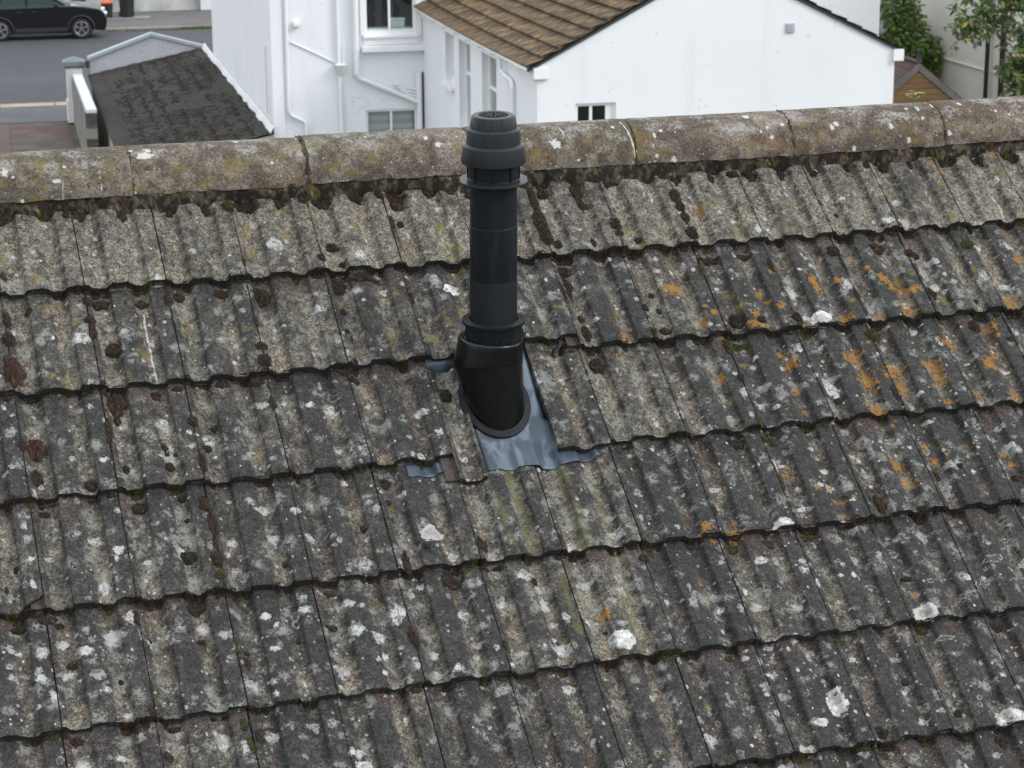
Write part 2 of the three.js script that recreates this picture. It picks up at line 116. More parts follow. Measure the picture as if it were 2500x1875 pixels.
// lichen, moss and droppings where they lie on the roof: [kind, along ridge, down slope, half width, half length] in metres
const MARKS=[[0,0.490,0.200,0.0246,0.0245],[0,0.522,0.184,0.0076,0.0095],[0,-0.029,0.446,0.0217,0.0198],[0,0.053,0.407,0.0114,0.0089],[0,0.565,0.408,0.0142,0.0136],[0,0.450,0.115,0.0129,0.0134],[0,-0.157,0.171,0.0100,0.0069],[0,-0.110,0.172,0.0089,0.0065],[0,0.140,0.186,0.0092,0.0093],[0,0.179,0.290,0.0080,0.0092],[0,0.079,0.432,0.0089,0.0111],[0,0.179,0.412,0.0058,0.0054],[0,0.173,0.452,0.0050,0.0053],[0,0.342,0.497,0.0102,0.0097],[0,0.329,0.551,0.0072,0.0070],[0,0.346,0.403,0.0092,0.0113],[0,0.375,0.395,0.0074,0.0090],[0,0.467,0.453,0.0059,0.0054],[0,-0.024,0.583,0.0062,0.0094],[0,-0.180,0.400,0.0069,0.0115],[0,-0.096,0.564,0.0041,0.0051],[0,0.304,0.481,0.0080,0.0062],[0,0.494,0.284,0.0053,0.0042],[0,0.526,0.628,0.0059,0.0139],[0,0.045,0.356,0.0053,0.0036],[0,0.265,0.565,0.0057,0.0070],[0,0.488,0.694,0.0123,0.0103],[0,0.375,0.682,0.0161,0.0128],[0,-0.031,0.638,0.0076,0.0093],[0,0.431,0.671,0.0072,0.0086],[0,0.035,0.249,0.0050,0.0083],[0,0.368,0.229,0.0067,0.0042],[1,0.493,0.573,0.0103,0.0079],[1,-0.116,0.517,0.0117,0.0112],[1,-0.121,0.499,0.0062,0.0078],[1,0.239,0.368,0.0145,0.0226],[1,0.307,0.488,0.0217,0.0177],[0,-0.222,0.697,0.0141,0.0149],[0,-0.022,0.801,0.0115,0.0098],[0,-0.091,0.787,0.0074,0.0090],[0,-0.187,0.876,0.0066,0.0128],[0,0.137,0.695,0.0112,0.0101],[0,0.132,0.804,0.0145,0.0165],[0,0.187,0.743,0.0087,0.0075],[0,0.299,0.944,0.0118,0.0097],[0,0.327,0.970,0.0208,0.0144],[0,0.398,0.985,0.0139,0.0112],[0,0.013,0.968,0.0094,0.0103],[0,-0.020,1.046,0.0126,0.0140],[0,-0.218,0.988,0.0117,0.0109],[0,-0.066,1.008,0.0172,0.0141],[0,0.239,1.052,0.0136,0.0126],[0,0.231,1.131,0.0094,0.0085],[0,0.223,1.082,0.0074,0.0086],[0,-0.063,1.134,0.0117,0.0137],[0,-0.213,1.043,0.0091,0.0069],[0,0.041,1.077,0.0133,0.0070],[0,0.333,1.054,0.0179,0.0158],[0,-0.176,1.042,0.0084,0.0069],[0,-0.170,1.256,0.0133,0.0088],[0,-0.127,1.288,0.0153,0.0125],[0,-0.060,1.252,0.0180,0.0193],[0,-0.221,1.282,0.0138,0.0124],[0,0.280,1.254,0.0127,0.0083],[0,0.140,1.264,0.0158,0.0134],[0,0.369,1.248,0.0156,0.0083],[0,0.139,0.716,0.0125,0.0210],[0,0.203,0.753,0.0070,0.0075],[0,0.231,0.773,0.0119,0.0108],[0,0.436,0.969,0.0105,0.0161],[1,0.134,0.949,0.0204,0.0320],[1,0.139,1.006,0.0203,0.0434],[1,0.087,0.725,0.0111,0.0100],[1,0.125,1.162,0.0166,0.0229],[1,0.080,1.015,0.0168,0.0118],[1,-0.081,1.046,0.0230,0.0465],[1,0.233,0.870,0.0173,0.0163],[0,1.794,0.264,0.0094,0.0144],[0,1.738,0.218,0.0111,0.0068],[0,2.122,0.150,0.0089,0.0099],[0,2.071,0.175,0.0106,0.0069],[0,2.123,0.203,0.0053,0.0078],[0,2.176,0.268,0.0196,0.0097],[0,2.223,0.272,0.0205,0.0164],[0,2.233,0.191,0.0108,0.0118],[0,2.558,0.143,0.0116,0.0124],[0,2.207,0.119,0.0099,0.0129],[0,1.826,0.257,0.0052,0.0058],[0,1.704,0.195,0.0051,0.0058],[0,1.828,0.470,0.0152,0.0297],[0,1.984,0.469,0.0129,0.0260],[0,2.262,0.408,0.0195,0.0161],[0,2.241,0.493,0.0150,0.0121],[0,2.224,0.441,0.0176,0.0263],[0,2.418,0.365,0.0163,0.0143],[0,2.510,0.373,0.0228,0.0162],[0,2.388,0.476,0.0161,0.0215],[0,2.443,0.507,0.0170,0.0130],[0,2.290,0.488,0.0124,0.0102],[0,1.831,0.784,0.0206,0.0315],[0,1.591,0.777,0.0121,0.0183],[0,1.623,0.817,0.0153,0.0112],[0,2.127,0.548,0.0191,0.0101],[0,1.928,0.721,0.0126,0.0080],[0,1.788,0.651,0.0083,0.0161],[0,2.217,0.786,0.0120,0.0132],[0,2.029,0.729,0.0102,0.0062],[0,2.337,0.785,0.0182,0.0071],[0,2.222,0.877,0.0128,0.0104],[0,1.588,0.716,0.0089,0.0070],[0,2.180,0.662,0.0086,0.0090],[0,1.997,0.694,0.0059,0.0062],[0,1.921,0.134,0.0079,0.0049],[0,2.123,0.401,0.0079,0.0085],[0,2.419,0.656,0.0115,0.0082],[0,2.021,0.553,0.0129,0.0183],[0,1.915,0.387,0.0112,0.0085],[0,1.906,0.361,0.0086,0.0066],[1,1.847,0.652,0.0251,0.0179],[1,2.481,0.167,0.0166,0.0129],[1,1.680,0.805,0.0122,0.0130],[1,1.925,0.434,0.0214,0.0140],[1,2.116,0.742,0.0171,0.0266],[0,1.724,0.953,0.0105,0.0084],[0,1.735,1.024,0.0176,0.0083],[0,1.533,0.848,0.0112,0.0111],[0,1.633,0.889,0.0096,0.0068],[0,1.837,1.045,0.0097,0.0166],[0,1.837,1.004,0.0073,0.0101],[0,1.911,0.958,0.0090,0.0076],[0,2.077,1.057,0.0240,0.0142],[0,2.129,1.074,0.0075,0.0075],[0,2.211,0.983,0.0203,0.0102],[0,2.264,1.010,0.0119,0.0085],[0,2.258,0.949,0.0145,0.0094],[0,2.064,0.913,0.0142,0.0077],[0,1.705,1.071,0.0088,0.0074],[0,1.726,1.182,0.0087,0.0089],[0,1.637,1.131,0.0126,0.0089],[0,1.924,1.239,0.0201,0.0176],[0,1.880,1.245,0.0048,0.0024],[0,1.858,1.240,0.0080,0.0048],[0,1.384,1.252,0.0106,0.0079],[0,1.485,1.261,0.0199,0.0134],[0,1.528,1.260,0.0100,0.0118],[0,1.583,1.302,0.0123,0.0118],[0,1.588,1.278,0.0085,0.0087],[0,1.729,1.283,0.0118,0.0142],[0,1.704,1.332,0.0101,0.0086],[0,1.345,1.341,0.0135,0.0154],[0,1.423,1.335,0.0091,0.0116],[0,1.434,1.384,0.0173,0.0123],[0,1.536,1.399,0.0144,0.0115],[0,1.440,1.483,0.0157,0.0083],[0,1.649,1.394,0.0092,0.0077],[0,1.991,1.378,0.0096,0.0125],[0,1.391,1.388,0.0082,0.0115],[0,2.087,1.288,0.0081,0.0048],[0,1.432,1.045,0.0155,0.0074],[0,1.618,0.984,0.0159,0.0084],[0,1.630,0.994,0.0103,0.0058],[0,1.823,0.987,0.0073,0.0059],[0,1.840,1.087,0.0056,0.0058],[5,1.945,0.953,0.0082,0.0085],[5,1.971,0.963,0.0074,0.0076],[5,1.723,0.980,0.0137,0.0076],[5,1.885,1.119,0.0081,0.0057],[5,1.968,1.236,0.0129,0.0056],[5,1.934,1.315,0.0096,0.0071],[5,1.675,1.426,0.0092,0.0054],[5,1.892,1.375,0.0087,0.0070],[5,2.125,1.305,0.0073,0.0056],[5,1.925,1.367,0.0103,0.0070],[5,1.741,1.364,0.0140,0.0093],[5,1.855,1.090,0.0048,0.0049],[5,1.865,1.103,0.0056,0.0058],[5,2.090,0.990,0.0083,0.0059],[5,1.678,1.287,0.0101,0.0055],[5,1.896,1.321,0.0072,0.0071],[5,1.753,1.409,0.0093,0.0093],[5,1.877,1.403,0.0095,0.0054],[5,2.082,1.332,0.0243,0.0119],[6,1.874,0.570,0.0287,0.0191],[6,1.567,1.176,0.0280,0.0185],[7,1.845,1.457,0.0320,0.0253],[0,0.533,1.150,0.0174,0.0187],[0,0.574,0.984,0.0128,0.0089],[0,0.660,0.967,0.0086,0.0081],[0,0.589,1.005,0.0107,0.0105],[0,0.550,1.082,0.0063,0.0071],[0,0.469,1.094,0.0069,0.0047],[0,0.834,1.168,0.0101,0.0102],[0,0.740,1.158,0.0114,0.0110],[0,0.845,1.125,0.0043,0.0048],[0,1.027,1.164,0.0139,0.0119],[0,1.142,1.099,0.0150,0.0105],[0,1.144,1.145,0.0186,0.0176],[0,1.141,1.182,0.0089,0.0071],[0,1.237,1.029,0.0114,0.0107],[0,1.076,1.038,0.0045,0.0057],[0,1.093,1.389,0.0174,0.0091],[0,0.734,1.307,0.0161,0.0137],[0,0.788,1.229,0.0064,0.0085],[0,0.707,1.256,0.0056,0.0077],[0,0.578,1.290,0.0193,0.0288],[0,0.475,1.323,0.0170,0.0150],[0,0.828,1.292,0.0128,0.0122],[0,0.926,1.261,0.0108,0.0116],[0,0.937,1.362,0.0107,0.0091],[0,0.939,1.432,0.0227,0.0149],[0,1.034,1.263,0.0189,0.0132],[0,1.016,1.372,0.0093,0.0114],[0,0.745,1.392,0.0146,0.0105],[0,0.640,1.405,0.0137,0.0104],[0,0.592,1.434,0.0068,0.0096],[0,0.590,1.413,0.0075,0.0052],[0,0.681,1.452,0.0130,0.0103],[0,0.634,1.455,0.0109,0.0110],[0,0.526,1.341,0.0191,0.0157],[0,0.418,1.431,0.0087,0.0066],[0,0.413,1.410,0.0147,0.0088],[0,0.808,1.461,0.0077,0.0074],[0,0.778,1.510,0.0221,0.0175],[0,0.933,1.524,0.0175,0.0132],[0,0.783,1.411,0.0070,0.0089],[0,0.566,1.381,0.0075,0.0059],[0,1.121,1.294,0.0110,0.0170],[0,0.844,1.427,0.0140,0.0074],[0,0.462,1.250,0.0089,0.0061],[0,0.502,1.255,0.0069,0.0076],[0,0.928,1.309,0.0129,0.0191],[0,0.899,1.221,0.0216,0.0140],[0,1.088,1.322,0.0109,0.0084],[1,1.040,1.103,0.0185,0.0401],[1,0.738,0.983,0.0166,0.0244],[1,0.730,1.036,0.0180,0.0241],[1,0.834,1.057,0.0145,0.0105],[1,0.944,0.960,0.0148,0.0165],[1,1.135,1.013,0.0113,0.0164],[1,0.923,1.039,0.0147,0.0243],[1,0.905,1.298,0.0215,0.0422],[1,1.066,1.226,0.0220,0.0157],[1,0.639,1.267,0.0139,0.0115],[1,0.545,1.301,0.0206,0.0151],[1,0.991,1.135,0.0183,0.0239],[8,0.699,1.092,0.0307,0.0207],[6,1.080,1.430,0.0324,0.0278],[5,1.182,1.131,0.0067,0.0056],[5,0.796,1.232,0.0050,0.0054],[5,0.624,1.289,0.0090,0.0099],[6,1.550,1.659,0.0238,0.0378],[6,1.490,1.704,0.0176,0.0137],[6,1.955,1.760,0.0354,0.0224],[0,1.436,1.764,0.0232,0.0170],[0,1.934,1.661,0.0178,0.0162],[0,1.725,1.653,0.0106,0.0073],[0,1.429,1.619,0.0147,0.0110],[0,1.386,1.614,0.0073,0.0058],[0,1.216,1.705,0.0178,0.0192],[0,1.790,1.718,0.0106,0.0080],[0,1.392,1.665,0.0066,0.0087],[0,1.338,1.708,0.0094,0.0107],[0,1.306,1.739,0.0065,0.0050],[0,1.400,1.525,0.0052,0.0134],[0,1.367,1.512,0.0103,0.0075],[0,1.414,1.562,0.0155,0.0089],[0,1.389,1.594,0.0132,0.0147],[0,1.634,1.543,0.0106,0.0075],[0,1.737,1.560,0.0153,0.0097],[0,1.949,1.599,0.0047,0.0090],[0,1.981,1.647,0.0086,0.0067],[0,1.998,1.599,0.0055,0.0127],[0,1.367,1.798,0.0179,0.0105],[0,1.892,1.841,0.0152,0.0092],[0,1.812,1.859,0.0135,0.0084],[0,1.717,1.340,0.0039,0.0070],[0,1.922,1.882,0.0114,0.0070],[5,1.898,1.699,0.0085,0.0066],[5,1.891,1.717,0.0084,0.0065],[5,1.479,1.627,0.0089,0.0051],[5,1.878,1.526,0.0218,0.0098],[5,1.650,1.820,0.0111,0.0064],[5,1.272,1.755,0.0107,0.0106],[5,1.290,1.628,0.0094,0.0094],[2,1.897,0.441,0.0094,0.0131],[2,1.896,0.476,0.0077,0.0195],[2,2.096,0.452,0.0131,0.0131],[2,2.116,0.482,0.0200,0.0186],[2,2.162,0.501,0.0271,0.0121],[2,2.128,0.568,0.0199,0.0238],[2,2.114,0.547,0.0087,0.0092],[2,1.949,0.575,0.0195,0.0118],[2,2.431,0.572,0.0196,0.0276],[2,1.931,0.690,0.0252,0.0205],[2,1.938,0.776,0.0226,0.0281],[2,2.017,0.756,0.0304,0.0256],[2,2.027,0.809,0.0151,0.0218],[2,2.134,0.739,0.0239,0.0160],[2,2.141,0.778,0.0170,0.0273],[2,2.109,0.818,0.0068,0.0070],[2,2.294,0.761,0.0156,0.0204],[2,2.326,0.725,0.0131,0.0134],[2,2.353,0.634,0.0176,0.0127],[2,2.212,0.670,0.0199,0.0207],[2,2.363,0.665,0.0114,0.0072],[2,1.693,0.575,0.0232,0.0127],[2,1.741,0.656,0.0141,0.0107],[2,1.753,0.695,0.0182,0.0169],[2,1.736,0.783,0.0123,0.0122],[2,1.751,0.497,0.0050,0.0055],[2,1.584,0.525,0.0091,0.0064],[2,1.551,0.551,0.0090,0.0100],[2,1.968,0.448,0.0112,0.0121],[2,2.134,0.863,0.0152,0.0078],[2,1.921,0.859,0.0191,0.0112],[2,1.944,0.866,0.0124,0.0129],[2,2.327,0.874,0.0172,0.0217],[2,2.225,0.849,0.0111,0.0131],[2,2.042,0.358,0.0061,0.0047],[2,2.462,0.347,0.0068,0.0043],[2,2.521,0.416,0.0155,0.0189],[2,2.046,0.580,0.0086,0.0119],[2,1.982,0.652,0.0102,0.0045],[2,1.774,0.529,0.0059,0.0055],[2,1.740,0.467,0.0084,0.0093],[2,1.568,0.502,0.0058,0.0064],[2,1.725,0.578,0.0075,0.0045],[2,1.934,0.583,0.0110,0.0055],[2,2.115,0.581,0.0078,0.0082],[2,2.538,0.328,0.0183,0.0038],[2,1.443,1.182,0.0176,0.0120],[2,1.450,1.151,0.0054,0.0056],[2,1.932,1.035,0.0139,0.0184],[2,1.940,1.092,0.0163,0.0165],[2,2.037,1.032,0.0099,0.0134],[2,1.844,0.989,0.0041,0.0050],[2,1.727,1.076,0.0104,0.0091],[2,1.728,1.120,0.0056,0.0057],[2,1.750,1.125,0.0056,0.0057],[2,1.776,1.121,0.0056,0.0057],[2,2.234,1.032,0.0084,0.0084],[2,2.242,1.064,0.0126,0.0125],[2,1.743,0.971,0.0040,0.0042],[2,1.725,1.475,0.0054,0.0053],[2,1.552,1.356,0.0046,0.0046],[2,1.843,1.400,0.0059,0.0058],[2,1.929,0.882,0.0149,0.0095],[2,2.030,0.983,0.0116,0.0118],[2,1.630,1.020,0.0087,0.0091],[2,1.713,1.135,0.0040,0.0041],[2,1.736,1.166,0.0040,0.0040],[2,1.478,1.124,0.0031,0.0032],[2,2.048,1.154,0.0041,0.0041],[3,1.423,1.706,0.0087,0.0086],[3,1.523,1.722,0.0059,0.0086],[3,1.743,1.721,0.0075,0.0072],[3,1.723,1.734,0.0090,0.0086],[3,1.241,1.611,0.0108,0.0109],[3,0.624,1.002,0.0086,0.0202],[3,0.768,1.204,0.0100,0.0093],[3,0.999,1.258,0.0073,0.0233],[3,1.201,1.211,0.0112,0.0174],[3,0.819,1.366,0.0070,0.0090],[3,0.926,1.380,0.0078,0.0083],[3,0.948,1.410,0.0071,0.0075],[3,0.948,1.453,0.0053,0.0056],[3,0.743,1.425,0.0139,0.0148],[3,0.723,1.270,0.0070,0.0077],[3,1.002,1.315,0.0036,0.0092],[3,0.827,0.193,0.0076,0.0083],[3,0.829,0.214,0.0103,0.0125],[3,0.843,0.537,0.0133,0.0117],[3,0.633,0.278,0.0074,0.0065],[3,0.833,0.520,0.0200,0.0118],[3,1.192,0.641,0.0055,0.0101],[3,1.176,0.656,0.0068,0.0077],[3,0.806,0.227,0.0034,0.0091],[2,1.501,0.428,0.0252,0.0203],[2,1.895,0.447,0.0090,0.0204],[2,1.569,0.503,0.0050,0.0056],[2,1.587,0.526,0.0072,0.0080],[2,1.556,0.544,0.0079,0.0080],[2,1.745,0.498,0.0051,0.0056],[2,1.777,0.523,0.0095,0.0120],[2,1.695,0.540,0.0109,0.0096],[2,1.677,0.573,0.0094,0.0103],[2,1.302,0.627,0.0139,0.0078],[2,1.515,0.561,0.0036,0.0040],[2,1.327,0.576,0.0105,0.0157],[2,1.715,0.581,0.0073,0.0048],[2,1.605,0.455,0.0036,0.0040],[3,0.337,0.097,0.0181,0.0143],[3,0.261,0.246,0.0125,0.0139],[3,0.302,0.266,0.0096,0.0083],[3,0.498,0.070,0.0100,0.0145],[3,0.545,0.200,0.0076,0.0104],[3,0.578,0.251,0.0084,0.0075],[3,-0.063,0.191,0.0172,0.0111],[3,-0.091,0.156,0.0115,0.0084],[3,-0.038,0.394,0.0120,0.0205],[3,0.105,0.339,0.0122,0.0118],[3,0.322,0.394,0.0095,0.0072],[3,-0.116,0.270,0.0071,0.0045],[3,0.617,0.154,0.0046,0.0057],[3,0.182,0.251,0.0051,0.0065],[3,0.274,0.283,0.0066,0.0083],[3,0.235,0.436,0.0181,0.0178],[3,0.326,0.456,0.0073,0.0089],[3,0.248,0.118,0.0074,0.0123],[3,0.936,0.172,0.0174,0.0252],[3,0.950,0.247,0.0242,0.0124],[3,0.618,0.389,0.0165,0.0160],[3,0.880,0.492,0.0235,0.0118],[3,1.191,0.641,0.0069,0.0077],[3,1.141,0.752,0.0203,0.0151],[3,1.127,0.727,0.0101,0.0114],[3,0.757,0.746,0.0097,0.0112],[3,1.178,0.467,0.0208,0.0080],[3,1.918,0.175,0.0229,0.0214],[3,1.713,0.163,0.0150,0.0257],[3,1.595,0.094,0.0112,0.0086],[3,1.616,0.100,0.0082,0.0095],[3,1.428,0.391,0.0143,0.0057],[3,1.333,0.425,0.0106,0.0121],[3,1.431,0.532,0.0142,0.0159],[3,1.720,0.461,0.0073,0.0081],[3,0.937,0.170,0.0099,0.0180],[3,0.957,0.255,0.0124,0.0177],[3,0.937,0.275,0.0123,0.0088],[3,0.578,0.252,0.0081,0.0076],[3,0.638,0.114,0.0097,0.0072],[3,0.620,0.159,0.0058,0.0072],[3,0.826,1.104,0.0094,0.0096],[3,1.039,1.161,0.0103,0.0103],[3,0.538,1.248,0.0159,0.0153],[3,1.036,1.457,0.0086,0.0089],[3,0.847,1.079,0.0051,0.0040],[3,0.721,1.278,0.0063,0.0069],[3,1.627,0.683,0.0139,0.0133],[3,1.644,0.689,0.0090,0.0097],[3,2.120,0.261,0.0106,0.0194],[3,2.166,0.405,0.0194,0.0123],[3,2.162,0.201,0.0116,0.0127],[3,2.314,0.197,0.0109,0.0118],[3,1.730,0.471,0.0109,0.0065],[3,1.679,0.366,0.0050,0.0057],[3,2.493,0.209,0.0092,0.0079],[3,2.143,0.994,0.0168,0.0127],[3,1.327,1.351,0.0149,0.0116],[3,1.618,0.970,0.0072,0.0075],[3,2.039,1.232,0.0081,0.0081],[3,1.551,1.306,0.0077,0.0055],[4,1.939,1.567,0.0234,0.0188],[4,1.775,1.259,0.0158,0.0119],[4,1.772,1.108,0.0120,0.0066],[4,1.975,1.052,0.0115,0.0050],[4,0.883,1.343,0.0128,0.0091],[4,0.883,1.372,0.0212,0.0189],[4,1.061,1.274,0.0088,0.0116],[4,0.445,0.369,0.0223,0.0228],[4,0.049,0.534,0.0119,0.0104],[4,0.163,0.556,0.0050,0.0061],[4,0.639,0.752,0.0192,0.0112],[0,-0.214,1.171,0.0122,0.0084],[0,-0.171,1.257,0.0143,0.0116],[0,-0.285,1.260,0.0106,0.0115],[0,-0.218,1.282,0.0142,0.0148],[0,-0.290,1.305,0.0098,0.0089],[0,-0.231,1.327,0.0091,0.0097],[0,-0.228,1.348,0.0126,0.0121],[0,-0.288,1.334,0.0105,0.0097],[0,-0.170,1.338,0.0198,0.0122],[0,-0.126,1.288,0.0157,0.0115],[0,-0.106,1.355,0.0164,0.0146],[0,-0.095,1.394,0.0092,0.0073],[0,-0.062,1.259,0.0253,0.0208],[0,-0.016,1.214,0.0132,0.0169],[0,0.139,1.257,0.0148,0.0143],[0,0.182,1.290,0.0163,0.0142],[0,0.281,1.252,0.0128,0.0085],[0,0.373,1.249,0.0175,0.0111],[0,0.287,1.341,0.0127,0.0075],[0,0.316,1.370,0.0067,0.0075],[0,0.220,1.428,0.0184,0.0163],[0,0.266,1.457,0.0066,0.0073],[0,0.428,1.415,0.0188,0.0165],[0,0.478,1.319,0.0191,0.0169],[0,0.341,1.536,0.0103,0.0136],[0,0.181,1.569,0.0122,0.0173],[0,-0.081,1.552,0.0126,0.0101],[0,0.378,1.537,0.0126,0.0120],[0,0.418,1.616,0.0184,0.0142],[0,-0.287,1.553,0.0136,0.0077],[0,-0.178,1.514,0.0062,0.0055],[0,-0.166,1.557,0.0173,0.0155],[0,-0.036,1.509,0.0120,0.0118],[0,-0.064,1.135,0.0147,0.0171],[0,-0.117,1.235,0.0094,0.0108],[0,0.375,1.214,0.0092,0.0069],[0,0.474,1.245,0.0154,0.0103],[0,0.265,1.426,0.0074,0.0082],[0,0.139,1.539,0.0144,0.0237],[0,0.049,1.509,0.0107,0.0119],[1,-0.309,1.413,0.0152,0.0174],[1,-0.259,1.437,0.0097,0.0095],[1,0.035,1.393,0.0216,0.0244],[1,0.323,1.290,0.0136,0.0211],[1,0.090,1.547,0.0107,0.0094],[1,-0.266,1.215,0.0213,0.0166],[1,-0.078,1.215,0.0218,0.0168],[1,-0.062,1.309,0.0288,0.0247],[1,0.018,1.358,0.0144,0.0245],[1,0.124,1.431,0.0181,0.0202],[1,0.128,1.537,0.0215,0.0237],[1,0.083,1.522,0.0143,0.0119],[1,-0.061,1.380,0.0250,0.0324],[5,0.088,1.237,0.0089,0.0101],[5,0.086,1.262,0.0110,0.0101],[5,0.071,1.557,0.0085,0.0071],[5,0.163,1.412,0.0051,0.0057],[6,0.429,1.650,0.0220,0.0180],[0,0.878,0.338,0.0157,0.0203],[0,0.673,0.357,0.0147,0.0121],[0,0.535,0.710,0.0159,0.0224],[0,0.590,0.520,0.0085,0.0062],[0,0.792,0.347,0.0054,0.0081],[0,0.647,0.728,0.0058,0.0067],[0,1.138,0.343,0.0070,0.0057],[0,1.134,0.676,0.0068,0.0046],[0,0.842,0.190,0.0048,0.0075],[0,0.634,0.698,0.0045,0.0075],[0,0.946,0.211,0.0042,0.0050],[6,0.915,0.371,0.0225,0.0178],[0,1.787,0.269,0.0067,0.0109],[0,1.705,0.196,0.0052,0.0068],[0,1.740,0.222,0.0090,0.0051],[0,1.857,0.220,0.0068,0.0059],[0,1.827,0.258,0.0068,0.0055],[0,1.485,0.327,0.0072,0.0099],[0,1.475,0.367,0.0108,0.0107],[0,1.626,0.433,0.0087,0.0057],[0,1.393,0.460,0.0085,0.0072],[0,1.337,0.474,0.0056,0.0048],[0,1.277,0.161,0.0043,0.0068],[0,1.583,0.572,0.0079,0.0040],[0,1.298,0.225,0.0043,0.0050],[0,1.826,0.475,0.0148,0.0178],[0,1.839,0.559,0.0110,0.0096],[0,1.139,0.343,0.0049,0.0057],[0,1.921,0.136,0.0069,0.0078],[0,1.577,0.372,0.0066,0.0090],[0,1.073,0.683,0.0120,0.0120],[0,1.133,0.676,0.0064,0.0048],[0,0.852,0.786,0.0048,0.0078],[0,0.830,0.892,0.0088,0.0084],[0,0.825,0.861,0.0068,0.0069],[0,0.840,0.957,0.0047,0.0060],[0,1.191,0.749,0.0050,0.0040]];
